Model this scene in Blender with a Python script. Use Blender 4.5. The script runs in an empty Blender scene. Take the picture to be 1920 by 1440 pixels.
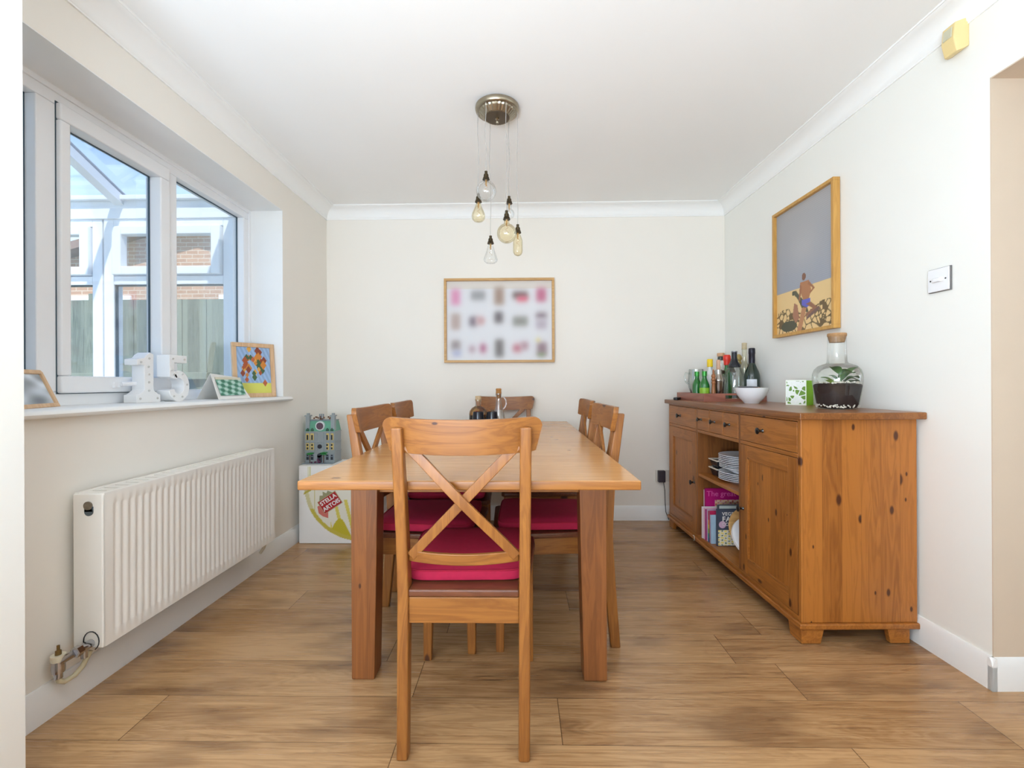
import bpy, bmesh, math, random
from mathutils import Vector, Matrix
R = math.radians
C = bpy.context.scene.collection
S = bpy.context.scene

# ------------------------------------------------------------------ camera
cam_d = bpy.data.cameras.new('camera'); cam = bpy.data.objects.new('camera', cam_d); C.objects.link(cam)
cam_d.sensor_width = 36; cam_d.lens = 36 * 860 / 1920; cam_d.clip_start = .05
cam.matrix_world = (Matrix.Translation((0, 0, 1.007)) @ Matrix.Rotation(16 / 860, 4, 'Z')
                    @ Matrix.Rotation(R(90), 4, 'X') @ Matrix.Rotation(R(-.25), 4, 'Z'))
S.camera = cam
# ------------------------------------------------------------------ world, lights, exposure
W = bpy.data.worlds.new('sky'); S.world = W; W.use_nodes = True
nt = W.node_tree; nt.nodes.clear()
tc = nt.nodes.new('ShaderNodeTexCoord'); sep = nt.nodes.new('ShaderNodeSeparateXYZ')
rmp = nt.nodes.new('ShaderNodeValToRGB'); nz = nt.nodes.new('ShaderNodeTexNoise'); mp = nt.nodes.new('ShaderNodeMapping')
cr = nt.nodes.new('ShaderNodeValToRGB'); mx = nt.nodes.new('ShaderNodeMix'); mx.data_type = 'RGBA'
bg = nt.nodes.new('ShaderNodeBackground'); wo = nt.nodes.new('ShaderNodeOutputWorld')
nt.links.new(tc.outputs['Generated'], sep.inputs[0]); nt.links.new(sep.outputs['Z'], rmp.inputs[0])
rmp.color_ramp.elements[0].color = (.60, .78, 1.0, 1); rmp.color_ramp.elements[0].position = .05
rmp.color_ramp.elements[1].color = (.13, .30, .66, 1); rmp.color_ramp.elements[1].position = .62
mp.inputs['Scale'].default_value = (1.5, 1.5, 5)
nt.links.new(tc.outputs['Generated'], mp.inputs[0]); nt.links.new(mp.outputs[0], nz.inputs['Vector'])
nz.inputs['Scale'].default_value = 2; nz.inputs['Detail'].default_value = 6
nt.links.new(nz.outputs[0], cr.inputs[0])
cr.color_ramp.elements[0].position = .5; cr.color_ramp.elements[0].color = (0, 0, 0, 1)
cr.color_ramp.elements[1].position = .75; cr.color_ramp.elements[1].color = (.45, .45, .45, 1)
nt.links.new(cr.outputs[0], mx.inputs[0]); nt.links.new(rmp.outputs[0], mx.inputs[6])
mx.inputs[7].default_value = (.92, .94, .97, 1)
nt.links.new(mx.outputs[2], bg.inputs[0]); bg.inputs[1].default_value = 1.5
nt.links.new(bg.outputs[0], wo.inputs[0])

def light(name, kind, loc, energy, color=(1, 1, 1), aim=None, size=None):
    d = bpy.data.lights.new(name, kind); d.energy = energy; d.color = color
    o = bpy.data.objects.new(name, d); C.objects.link(o); o.location = loc
    if aim is not None: o.rotation_euler = Vector(aim).to_track_quat('-Z', 'Y').to_euler()
    if size: d.shape = 'RECTANGLE'; d.size, d.size_y = size
    return o
sun = light('sun', 'SUN', (0, -5, 6), 5.0, (1, .95, .88), (-.22, .5, -.84)); sun.data.angle = R(1)
light('rear_fill', 'AREA', (.3, -3.1, 1.35), 15, (.70, .84, 1), (0, 1, .12), (4.4, 1.9))  # added area fill behind the camera
light('rear_left_fill', 'AREA', (-2.42, -1.3, 1.35), 25, (.71, .85, 1), (1, .75, .1), (2.2, 1.8))  # added fill from the rear left, brightens right wall and sideboard front
light('uplight_fill', 'AREA', (-.62, -1.0, .85), 104, (.71, .85, 1), (0, .38, 1), (1.4, 1.2))  # unseen uplight added to brighten the ceiling and even out the room
light('hall_fill', 'AREA', (3.1, .6, 1.3), 7, (.75, .86, 1), (-1, .1, 0), (1.0, 1.6))  # weak fill lamp added out of view on the hall side
S.view_settings.view_transform = 'Standard'; S.view_settings.look = 'None'
S.view_settings.gamma = 1; S.view_settings.use_curve_mapping = False
S.view_settings.exposure = .56
S.cycles.max_bounces = 10; S.cycles.diffuse_bounces = 7; S.cycles.transparent_max_bounces = 24
S.cycles.use_denoising = True; S.cycles.sample_clamp_indirect = 6
S.cycles.caustics_reflective = False; S.cycles.caustics_refractive = False

# ------------------------------------------------------------------ materials
def lin(c): return tuple((v / 255 / 12.92 if v / 255 <= .04045 else ((v / 255 + .055) / 1.055) ** 2.4) for v in c) + (1,)
def M(name, rgb, rough=.5, metal=0, spec=.5, noise=0, nscale=8, bump=0):
    m = bpy.data.materials.new(name); m.use_nodes = True; n = m.node_tree; b = n.nodes['Principled BSDF']
    b.inputs['Base Color'].default_value = lin(rgb); b.inputs['Roughness'].default_value = rough
    b.inputs['Metallic'].default_value = metal; b.inputs['Specular IOR Level'].default_value = spec
    t = n.nodes.new('ShaderNodeTexCoord'); z = n.nodes.new('ShaderNodeTexNoise')
    n.links.new(t.outputs['Object'], z.inputs['Vector']); z.inputs['Scale'].default_value = nscale; z.inputs['Detail'].default_value = 4
    if noise:
        x = n.nodes.new('ShaderNodeMix'); x.data_type = 'RGBA'
        x.inputs[6].default_value = lin(rgb); x.inputs[7].default_value = lin(tuple(max(0, v * (1 - noise)) for v in rgb))
        n.links.new(z.outputs[0], x.inputs[0]); n.links.new(x.outputs[2], b.inputs['Base Color'])
    if bump:
        p = n.nodes.new('ShaderNodeBump'); p.inputs['Strength'].default_value = bump; p.inputs['Distance'].default_value = .002
        n.links.new(z.outputs[0], p.inputs['Height']); n.links.new(p.outputs[0], b.inputs['Normal'])
    return m
def emit_mat(name, rgb, s):
    m = M(name, rgb); b = m.node_tree.nodes['Principled BSDF']
    b.inputs['Emission Color'].default_value = lin(rgb); b.inputs['Emission Strength'].default_value = s
    return m
def thin_glass(name, tint=(255, 255, 255), refl=1.0, base=.03):
    m = bpy.data.materials.new(name); m.use_nodes = True; n = m.node_tree; n.nodes.clear()
    o = n.nodes.new('ShaderNodeOutputMaterial'); mix = n.nodes.new('ShaderNodeMixShader')
    tr = n.nodes.new('ShaderNodeBsdfTransparent'); gl = n.nodes.new('ShaderNodeBsdfGlossy')
    tr.inputs[0].default_value = lin(tint); gl.inputs['Roughness'].default_value = .02
    lw = n.nodes.new('ShaderNodeLayerWeight'); lw.inputs[0].default_value = .25
    ma = n.nodes.new('ShaderNodeMath'); ma.operation = 'MULTIPLY_ADD'; ma.inputs[1].default_value = .5 * refl; ma.inputs[2].default_value = base
    n.links.new(lw.outputs['Fresnel'], ma.inputs[0]); n.links.new(ma.outputs[0], mix.inputs[0])
    n.links.new(tr.outputs[0], mix.inputs[1]); n.links.new(gl.outputs[0], mix.inputs[2]); n.links.new(mix.outputs[0], o.inputs[0])
    return m
def wood(name, light_, dark_, axis='X', across='Y', stave=0, knots=0, rough=.38, grain=1.0, knot_c=(70, 35, 18), var=.16, kscale=1.0):
    """procedural timber: grain runs along `axis`, staves side by side along `across`"""
    m = bpy.data.materials.new(name); m.use_nodes = True; n = m.node_tree; b = n.nodes['Principled BSDF']; L = n.links.new
    def nd(t, **k):
        q = n.nodes.new('ShaderNode' + t)
        for a, v in k.items(): setattr(q, a, v)
        return q
    def math_(op, a, b_=None, c_=None):
        q = nd('Math', operation=op)
        for i, v in enumerate((a, b_, c_)):
            if v is None: continue
            if isinstance(v, (int, float)): q.inputs[i].default_value = v
            else: L(v, q.inputs[i])
        return q.outputs[0]
    t = nd('TexCoord'); info = nd('ObjectInfo')
    off = nd('Combine' + 'XYZ'); r10 = math_('MULTIPLY', info.outputs['Random'], 7.3)
    for i in range(3): L(r10, off.inputs[i])
    add = nd('VectorMath', operation='ADD'); L(t.outputs['Object'], add.inputs[0]); L(off.outputs[0], add.inputs[1])
    sp = nd('SeparateXYZ'); L(add.outputs[0], sp.inputs[0])
    ac = sp.outputs[across]; al = sp.outputs[axis]
    vec = add.outputs[0]
    if stave:
        idx = math_('FLOOR', math_('DIVIDE', ac, stave))
        wn = nd('TexWhiteNoise', noise_dimensions='1D'); L(idx, wn.inputs['W'])
        cx = nd('CombineXYZ'); sh = math_('MULTIPLY', wn.outputs['Value'], 9.0); L(sh, cx.inputs[axis])
        a2 = nd('VectorMath', operation='ADD'); L(vec, a2.inputs[0]); L(cx.outputs[0], a2.inputs[1]); vec = a2.outputs[0]
    sc = [1.0, 1.0, 1.0]; ai = 'XYZ'.index(axis)
    s1 = [14.0] * 3; s1[ai] = 1.1
    mp1 = nd('Mapping'); mp1.inputs['Scale'].default_value = s1; L(vec, mp1.inputs[0])
    n1 = nd('TexNoise'); n1.inputs['Scale'].default_value = 1.6 * grain; n1.inputs['Detail'].default_value = 5; n1.inputs['Distortion'].default_value = 1.2
    L(mp1.outputs[0], n1.inputs['Vector'])
    s2 = [120.0] * 3; s2[ai] = 3
    mp2 = nd('Mapping'); mp2.inputs['Scale'].default_value = s2; L(vec, mp2.inputs[0])
    n2 = nd('TexNoise'); n2.inputs['Scale'].default_value = 1.2; n2.inputs['Detail'].default_value = 3; L(mp2.outputs[0], n2.inputs['Vector'])
    # growth rings: a sine of the stretched noise
    rg = math_('MULTIPLY', math_('SINE', math_('MULTIPLY', n1.outputs[0], 38.0)), .14)
    v = math_('ADD', math_('MULTIPLY_ADD', n1.outputs[0], .7, .1), rg)
    v = math_('ADD', v, math_('MULTIPLY_ADD', n2.outputs[0], .35, -.17))
    if stave: v = math_('ADD', v, math_('MULTIPLY_ADD', wn.outputs['Value'], var * 2.2, -var * 1.1))
    rp = nd('ValToRGB'); L(v, rp.inputs[0])
    rp.color_ramp.elements[0].position = .2; rp.color_ramp.elements[0].color = lin(light_)
    rp.color_ramp.elements[1].position = 1.0; rp.color_ramp.elements[1].color = lin(dark_)
    col = rp.outputs[0]
    if knots:
        spk = nd('SeparateXYZ'); L(vec, spk.inputs[0]); ck = nd('CombineXYZ')
        L(math_('MULTIPLY', spk.outputs[across], 8.5 * kscale), ck.inputs[0]); L(math_('MULTIPLY', spk.outputs[axis], 4.0 * kscale), ck.inputs[1])
        vo = nd('TexVoronoi', voronoi_dimensions='2D'); vo.inputs['Scale'].default_value = 1.0; L(ck.outputs[0], vo.inputs['Vector'])
        vs = nd('SeparateColor'); L(vo.outputs['Color'], vs.inputs[0])
        size = math_('MULTIPLY_ADD', vs.outputs[0], .085, .025)
        keep = math_('LESS_THAN', vs.outputs[1], knots)
        k = math_('SUBTRACT', 1.0, math_('DIVIDE', vo.outputs['Distance'], size))
        k = math_('MULTIPLY', math_('MAXIMUM', math_('MINIMUM', math_('MULTIPLY', k, 2.2), 1.0), 0.0), keep)
        mx_ = nd('Mix', data_type='RGBA'); L(k, mx_.inputs[0]); L(col, mx_.inputs[6]); mx_.inputs[7].default_value = lin(knot_c); col = mx_.outputs[2]
    if stave:
        fr = math_('FRACT', math_('DIVIDE', ac, stave)); ln = math_('LESS_THAN', fr, .0012 / stave)
        mx2 = nd('Mix', data_type='RGBA'); L(math_('MULTIPLY', ln, .4), mx2.inputs[0]); L(col, mx2.inputs[6]); mx2.inputs[7].default_value = lin(knot_c); col = mx2.outputs[2]
    L(col, b.inputs['Base Color']); b.inputs['Roughness'].default_value = rough
    bu = nd('Bump'); bu.inputs['Strength'].default_value = .08; bu.inputs['Distance'].default_value = .001
    L(n2.outputs[0], bu.inputs['Height']); L(bu.outputs[0], b.inputs['Normal'])
    return m

def laminate():
    m = bpy.data.materials.new('oak_laminate'); m.use_nodes = True; n = m.node_tree; b = n.nodes['Principled BSDF']; L = n.links.new
    def nd(t, **k):
        q = n.nodes.new('ShaderNode' + t)
        for a, v in k.items(): setattr(q, a, v)
        return q
    def mt(op, a, b_=None, c_=None):
        q = nd('Math', operation=op)
        for i, v in enumerate((a, b_, c_)):
            if v is None: continue
            if isinstance(v, (int, float)): q.inputs[i].default_value = v
            else: L(v, q.inputs[i])
        return q.outputs[0]
    t = nd('TexCoord'); sp = nd('SeparateXYZ'); L(t.outputs['Object'], sp.inputs[0])
    PW, PL = .19, 1.26
    ry = mt('DIVIDE', mt('SUBTRACT', sp.outputs['Y'], 1.28), PW); row = mt('FLOOR', ry)
    w1 = nd('TexWhiteNoise', noise_dimensions='1D'); L(mt('ADD', row, .37), w1.inputs['W'])
    rx = mt('ADD', mt('DIVIDE', mt('SUBTRACT', sp.outputs['X'], .112), PL), mt('MULTIPLY', mt('MULTIPLY', row, row), .37)); colm = mt('FLOOR', rx)
    w2 = nd('TexWhiteNoise', noise_dimensions='2D'); cb = nd('CombineXYZ'); L(row, cb.inputs[0]); L(colm, cb.inputs[1]); L(cb.outputs[0], w2.inputs['Vector'])
    cb2 = nd('CombineXYZ'); L(mt('MULTIPLY', w2.outputs['Value'], 30), cb2.inputs[0]); L(mt('MULTIPLY', row, 3.1), cb2.inputs[2])
    ad = nd('VectorMath', operation='ADD'); L(t.outputs['Object'], ad.inputs[0]); L(cb2.outputs[0], ad.inputs[1])
    mp1 = nd('Mapping'); mp1.inputs['Scale'].default_value = (1.0, 9, 9); L(ad.outputs[0], mp1.inputs[0])
    n1 = nd('TexNoise'); n1.inputs['Scale'].default_value = 1.5; n1.inputs['Detail'].default_value = 6; n1.inputs['Distortion'].default_value = 1.5; L(mp1.outputs[0], n1.inputs['Vector'])
    mp2 = nd('Mapping'); mp2.inputs['Scale'].default_value = (3, 110, 110); L(ad.outputs[0], mp2.inputs[0])
    n2 = nd('TexNoise'); n2.inputs['Scale'].default_value = 1.3; n2.inputs['Detail'].default_value = 4; L(mp2.outputs[0], n2.inputs['Vector'])
    mp3 = nd('Mapping'); mp3.inputs['Scale'].default_value = (1.6, 5, 5); L(ad.outputs[0], mp3.inputs[0])
    n3 = nd('TexNoise'); n3.inputs['Scale'].default_value = 1.4; n3.inputs['Detail'].default_value = 3; L(mp3.outputs[0], n3.inputs['Vector'])
    rg = mt('MULTIPLY', mt('SINE', mt('MULTIPLY', n1.outputs[0], 60.0)), .06)
    v = mt('ADD', mt('ADD', mt('MULTIPLY', n1.outputs[0], .6), rg), mt('MULTIPLY_ADD', n2.outputs[0], .8, -.34))
    v = mt('ADD', v, mt('MULTIPLY_ADD', w2.outputs['Value'], .22, -.13))
    rp = nd('ValToRGB'); L(v, rp.inputs[0]); e = rp.color_ramp.elements
    e[0].position = .18; e[0].color = lin((192, 152, 108)); e[1].position = .9; e[1].color = lin((92, 60, 36))
    x = e.new(.52); x.color = lin((160, 120, 80))
    dk = mt('MAXIMUM', mt('MULTIPLY_ADD', n3.outputs[0], 3.8, -2.05), 0.0)
    mx_ = nd('Mix', data_type='RGBA'); L(mt('MINIMUM', dk, .5), mx_.inputs[0]); L(rp.outputs[0], mx_.inputs[6]); mx_.inputs[7].default_value = lin((98, 66, 42))
    fy = mt('FRACT', ry); fx = mt('FRACT', rx)
    l1 = mt('LESS_THAN', fy, .009); l2 = mt('LESS_THAN', fx, .0022); ln = mt('MAXIMUM', l1, l2)
    mx2 = nd('Mix', data_type='RGBA'); L(mt('MULTIPLY', ln, .7), mx2.inputs[0]); L(mx_.outputs[2], mx2.inputs[6]); mx2.inputs[7].default_value = lin((60, 38, 24))
    L(mx2.outputs[2], b.inputs['Base Color'])
    L(mt('MULTIPLY_ADD', n2.outputs[0], .12, .20), b.inputs['Roughness'])
    bu = nd('Bump'); bu.inputs['Strength'].default_value = .12; bu.inputs['Distance'].default_value = .0015; L(mt('SUBTRACT', n2.outputs[0], ln), bu.inputs['Height']); L(bu.outputs[0], b.inputs['Normal'])
    return m

def paint_mat():
    m = bpy.data.materials.new('printed_colours'); m.use_nodes = True; n = m.node_tree; b = n.nodes['Principled BSDF']
    a = n.nodes.new('ShaderNodeVertexColor'); a.layer_name = 'ink'; n.links.new(a.outputs[0], b.inputs['Base Color']); b.inputs['Roughness'].default_value = .6
    return m
PRINT = paint_mat()
wall_cream = M('cream_wall_paint', (240, 235, 226), .85, noise=.03, nscale=1.6, bump=.05)
wall_white = M('warm_white_wall_paint', (241, 240, 234), .85, noise=.03, nscale=1.6, bump=.05)
wall_beige = M('beige_jamb_paint', (214, 196, 174), .85, noise=.03)
ceil_m = M('white_ceiling_paint', (245, 245, 243), .9, noise=.02, nscale=2)
gloss_w = M('white_gloss_trim', (240, 240, 238), .35, noise=.02)
upvc = M('white_upvc', (240, 241, 243), .3, noise=.01)
upvc_out = M('white_upvc_outdoors', (236, 239, 243), .4, noise=.02)
gasket = M('dark_rubber_gasket', (70, 88, 100), .6, noise=.1)
pane_m = thin_glass('window_glass', (252, 254, 255), .6, .02)
rad_m = M('white_radiator_enamel', (238, 233, 225), .35, noise=.02)
CH = dict(light_=(158, 102, 46), dark_=(106, 58, 24), knots=.12, rough=.36)
chair_x = wood('stained_pine_across', axis='X', across='Z', **CH)
chair_z = wood('stained_pine_upright', axis='Z', across='X', **CH)
chair_y = wood('stained_pine_lengthways', axis='Y', across='X', **CH)
seat_m = wood('stained_pine_seat', (116, 68, 44), (78, 42, 28), axis='X', across='Y', rough=.33)
tab_x = wood('honey_pine_top', (206, 152, 94), (170, 116, 62), axis='X', across='Y', stave=.12, knots=.16, rough=.22, var=.1, knot_c=(120, 68, 34))
tab_edge = wood('honey_pine_edge', (170, 112, 52), (122, 70, 28), axis='X', across='Z', rough=.32)
tab_z = wood('honey_pine_leg', (146, 90, 46), (106, 60, 30), axis='Z', across='X', stave=.045, knots=.1, rough=.4, var=.12)
SB = dict(light_=(176, 110, 46), dark_=(120, 66, 22), rough=.36, knot_c=(78, 38, 16))
sb_end = wood('waxed_pine_end_panel', axis='Z', across='X', stave=.075, knots=.72, var=.24, kscale=1.0, **SB)
sb_front = wood('waxed_pine_drawer', axis='Y', across='Z', knots=.5, kscale=1.1, **SB)
sb_door = wood('waxed_pine_upright', axis='Z', across='Y', stave=.06, knots=.55, var=.24, kscale=1.2, **SB)
sb_top = wood('waxed_pine_top', (150, 96, 50), (104, 60, 28), axis='Y', across='X', stave=.09, knots=.1, rough=.3, knot_c=(90, 50, 25))
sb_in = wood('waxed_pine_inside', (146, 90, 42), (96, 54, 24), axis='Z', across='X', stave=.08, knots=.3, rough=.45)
tray_m = wood('reddish_acacia_tray', (166, 106, 88), (110, 62, 50), axis='X', across='Z', rough=.45)
oak_frame = wood('light_oak_frame', (206, 164, 104), (176, 130, 72), axis='Z', across='X', rough=.45)
beech = wood('pale_beech_frame', (222, 186, 146), (196, 150, 106), axis='Y', across='Z', rough=.45)
floor_m = laminate()
pink = M('pink_cotton', (186, 20, 66), .85, noise=.12, nscale=60, bump=.25)
pink_edge = M('pink_cotton_piping', (170, 14, 52), .85, noise=.1, nscale=60)
pewter = M('dark_pewter', (96, 98, 100), .3, 1, noise=.2, nscale=40)
brass = M('aged_brass', (186, 174, 152), .32, 1, noise=.25, nscale=20)
brass_dk = M('aged_brass_lamp_holder', (92, 80, 60), .4, 1, noise=.3, nscale=60)
chrome = M('chrome', (200, 200, 205), .15, 1, noise=.1, nscale=50)
steel = M('brushed_steel', (196, 190, 182), .22, 1, noise=.15, nscale=50)
cable_m = M('grey_flex', (170, 166, 160), .6, noise=.05)
cork_m = M('cork', (196, 150, 102), .85, noise=.3, nscale=120, bump=.4)
black_m = M('black_plastic', (28, 28, 30), .45, noise=.1)
black_gl = M('black_glaze', (34, 36, 44), .22, noise=.1)
china = M('white_china', (238, 238, 240), .18, noise=.01)
dirty_brass = M('old_brass_valve', (150, 120, 70), .45, .8, noise=.3, nscale=60)
cream_pl = M('yellowed_cream_plastic', (232, 208, 148), .4, noise=.04)
white_pl = M('white_plastic', (238, 238, 240), .3, noise=.01)
clear = thin_glass('clear_glass', (253, 254, 254), .9, .05)
clear_thick = thin_glass('thick_clear_glass', (247, 250, 249), 1.0, .10)
amber = thin_glass('amber_bulb_glass', (252, 246, 228), 1.0, .06)
green_gl = M('green_bottle_glass', (30, 120, 44), .08, spec=.8, noise=.2, nscale=12)
dkgreen_gl = M('dark_green_bottle_glass', (24, 46, 34), .08, spec=.8, noise=.2, nscale=12)

# ------------------------------------------------------------------ mesh building
class MB:
    def __init__(s): s.v = []; s.f = []; s.m = []; s.mi = 0
    def add(s, vs, fs):
        o = len(s.v); s.v += [tuple(v) for v in vs]; s.f += [tuple(i + o for i in f) for f in fs]; s.m += [s.mi] * len(fs); return s
    def box(s, x0, x1, y0, y1, z0, z1):
        x0, x1 = sorted((x0, x1)); y0, y1 = sorted((y0, y1)); z0, z1 = sorted((z0, z1))
        return s.hexa([(x0, y0, z0), (x1, y0, z0), (x1, y1, z0), (x0, y1, z0), (x0, y0, z1), (x1, y0, z1), (x1, y1, z1), (x0, y1, z1)])
    def hexa(s, p): return s.add(p, [(0, 3, 2, 1), (4, 5, 6, 7), (0, 1, 5, 4), (1, 2, 6, 5), (2, 3, 7, 6), (3, 0, 4, 7)])
    def prism(s, poly, a0, a1, axis='Y'):
        """poly of 2D points extruded along axis; for axis X poly=(y,z), Y=(x,z), Z=(x,y)"""
        def P(q, a): return {'X': (a, q[0], q[1]), 'Y': (q[0], a, q[1]), 'Z': (q[0], q[1], a)}[axis]
        n = len(poly); vs = [P(q, a0) for q in poly] + [P(q, a1) for q in poly]
        return s.add(vs, [tuple(range(n - 1, -1, -1)), tuple(range(n, 2 * n))] + [(i, (i + 1) % n, n + (i + 1) % n, n + i) for i in range(n)])
    def lathe(s, prof, seg=24, c=(0, 0, 0), axis='Z', flute=0, closed=True):
        vs = []; n = len(prof)
        for (r, h) in prof:
            for k in range(seg):
                a = 2 * math.pi * k / seg; rr = r * (1 + (flute if k % 2 else 0))
                x, y, z = rr * math.cos(a), rr * math.sin(a), h
                if axis == 'X': x, y, z = z, x, y
                if axis == 'Y': x, y, z = x, z, y
                vs.append((x + c[0], y + c[1], z + c[2]))
        fs = [(i * seg + k, i * seg + (k + 1) % seg, (i + 1) * seg + (k + 1) % seg, (i + 1) * seg + k) for i in range(n - 1) for k in range(seg)]
        if closed:
            if prof[0][0] > 1e-6: fs.append(tuple(range(seg - 1, -1, -1)))
            if prof[-1][0] > 1e-6: fs.append(tuple((n - 1) * seg + k for k in range(seg)))
        return s.add(vs, fs)
    def tube(s, pts, r, seg=8):
        pts = [Vector(p) for p in pts]; rs = r if isinstance(r, (list, tuple)) else [r] * len(pts)
        vs = []; up = None
        for i, p in enumerate(pts):
            d = (pts[min(i + 1, len(pts) - 1)] - pts[max(i - 1, 0)]).normalized()
            if up is None:
                up = Vector((0, 0, 1)) if abs(d.z) < .9 else Vector((1, 0, 0))
            a = d.cross(up).normalized(); up = a.cross(d).normalized()
            for k in range(seg):
                t = 2 * math.pi * k / seg; vs.append(p + (a * math.cos(t) + up * math.sin(t)) * rs[i])
        n = len(pts); fs = [(i * seg + k, i * seg + (k + 1) % seg, (i + 1) * seg + (k + 1) % seg, (i + 1) * seg + k) for i in range(n - 1) for k in range(seg)]
        fs += [tuple(range(seg - 1, -1, -1)), tuple((n - 1) * seg + k for k in range(seg))]
        return s.add(vs, fs)
    def sphere(s, c, r, seg=12, rings=8, sc=(1, 1, 1)):
        pr = []
        vs = []; fs = []
        for i in range(rings + 1):
            t = math.pi * i / rings
            for k in range(seg):
                a = 2 * math.pi * k / seg
                vs.append((c[0] + r * sc[0] * math.sin(t) * math.cos(a), c[1] + r * sc[1] * math.sin(t) * math.sin(a), c[2] - r * sc[2] * math.cos(t)))
        fs = [(i * seg + k, i * seg + (k + 1) % seg, (i + 1) * seg + (k + 1) % seg, (i + 1) * seg + k) for i in range(rings) for k in range(seg)]
        return s.add(vs, fs)

def obj(name, mb, mat, parent=None, bevel=0, smooth=False, loc=None, rot=None, seg=2):
    me = bpy.data.meshes.new(name); me.from_pydata(mb.v, [], mb.f)
    bm = bmesh.new(); bm.from_mesh(me)
    if not bevel:
        bmesh.ops.remove_doubles(bm, verts=bm.verts, dist=1e-6); bmesh.ops.dissolve_degenerate(bm, edges=bm.edges, dist=1e-7)
    bmesh.ops.recalc_face_normals(bm, faces=bm.faces)
    if len(set(mb.m)) <= 1: pass
    bm.to_mesh(me); bm.free()
    mats = mat if isinstance(mat, (list, tuple)) else [mat]
    for m_ in mats: me.materials.append(m_)
    if len(mats) > 1 and len(me.polygons) == len(mb.m):
        for p, i in zip(me.polygons, mb.m): p.material_index = i
    if smooth:
        for p in me.polygons: p.use_smooth = True
    o = bpy.data.objects.new(name, me); C.objects.link(o)
    if parent: o.parent = parent
    if loc: o.location = loc
    if rot: o.rotation_euler = rot
    if bevel:
        b = o.modifiers.new('bevel', 'BEVEL'); b.width = bevel; b.segments = seg; b.limit_method = 'ANGLE'; b.angle_limit = R(35)
        w = o.modifiers.new('wn', 'WEIGHTED_NORMAL'); w.keep_sharp = True
        for p in me.polygons: p.use_smooth = True
    elif smooth:
        me.set_sharp_from_angle(angle=R(42))
    return o
def box(name, dims, mat, parent=None, bevel=0, **k): return obj(name, MB().box(*dims), mat, parent, bevel, **k)
def tag(o, label, cat, group=None):
    o['label'] = label; o['category'] = cat
    if group: o['group'] = group
    return o
def thing(name, label, cat, loc=(0, 0, 0), rz=0, group=None, rot=None):
    o = bpy.data.objects.new(name, None); C.objects.link(o); o.location = loc; o.rotation_euler = rot or (0, 0, rz); o.empty_display_size = .05
    return tag(o, label, cat, group)
def struct(o, kind='structure'): o['kind'] = kind; return o
def sroot(name, loc=(0, 0, 0), rz=0):
    o = bpy.data.objects.new(name, None); C.objects.link(o); o.location = loc; o.rotation_euler = (0, 0, rz); o['kind'] = 'structure'; return o
def copy_tree(o, parent=None):
    c = o.copy(); C.objects.link(c); c.parent = parent
    for ch in [q for q in bpy.data.objects if q.parent == o]: copy_tree(ch, c)
    return c
def text(name, s, size, mat, parent, mw, depth=.0006, bold=0, spacing=1):
    cu = bpy.data.curves.new(name, 'FONT'); cu.body = s; cu.size = size; cu.extrude = depth; cu.align_x = 'CENTER'; cu.align_y = 'CENTER'; cu.offset = bold
    cu.space_character = spacing
    t = bpy.data.objects.new(name + '_tmp', cu); C.objects.link(t); bpy.context.view_layer.update()
    me = bpy.data.meshes.new_from_object(t.evaluated_get(bpy.context.evaluated_depsgraph_get()))
    bpy.data.objects.remove(t); me.materials.clear(); me.materials.append(mat)
    o = bpy.data.objects.new(name, me); C.objects.link(o); o.parent = parent; o.matrix_local = mw
    return o
def inpoly(x, y, p):
    c = False; j = len(p) - 1
    for i in range(len(p)):
        if (p[i][1] > y) != (p[j][1] > y) and x < (p[j][0] - p[i][0]) * (y - p[i][1]) / (p[j][1] - p[i][1]) + p[i][0]: c = not c
        j = i
    return c
def printed(name, w, h, nx, ny, fn, parent, mw, ink_mat=None):
    """flat printed sheet: local x 0..w, y 0..h, colours fn(u,v) in sRGB 0-255"""
    vs = [(w * i / nx, h * j / ny, 0) for j in range(ny + 1) for i in range(nx + 1)]
    fs = [(j * (nx + 1) + i, j * (nx + 1) + i + 1, (j + 1) * (nx + 1) + i + 1, (j + 1) * (nx + 1) + i) for j in range(ny) for i in range(nx)]
    me = bpy.data.meshes.new(name); me.from_pydata(vs, [], fs)
    a = me.color_attributes.new('ink', 'FLOAT_COLOR', 'POINT')
    buf = []
    for j in range(ny + 1):
        for i in range(nx + 1): buf += lin([min(255, max(0, q)) for q in fn(i / nx, j / ny)])
    a.data.foreach_set('color', buf); me.materials.append(ink_mat or PRINT)
    o = bpy.data.objects.new(name, me); C.objects.link(o); o.parent = parent; o.matrix_local = mw
    return o
def frame3(ox, xd, yd):
    """matrix with local x along xd, y along yd, origin ox"""
    x = Vector(xd).normalized(); y = Vector(yd).normalized(); z = x.cross(y)
    m = Matrix((x, y, z)).transposed().to_4x4(); m.translation = Vector(ox); return m

# ================================================================== SETTING
CZ = 2.32
XL, YB, WA = -1.444, 3.40, R(1.23)
fl = MB().box(-1.75, 3.3, -3.3, 3.6, -.1, 0).box(-2.5, -1.75, -3.3, .9, -.1, 0)
struct(obj('floor', fl, floor_m))
ce = MB().box(-1.75, 3.3, -3.3, 3.6, CZ, CZ + .12).box(-2.5, -1.75, -3.3, .9, CZ, CZ + .12)
struct(obj('ceiling', ce, ceil_m))
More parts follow.
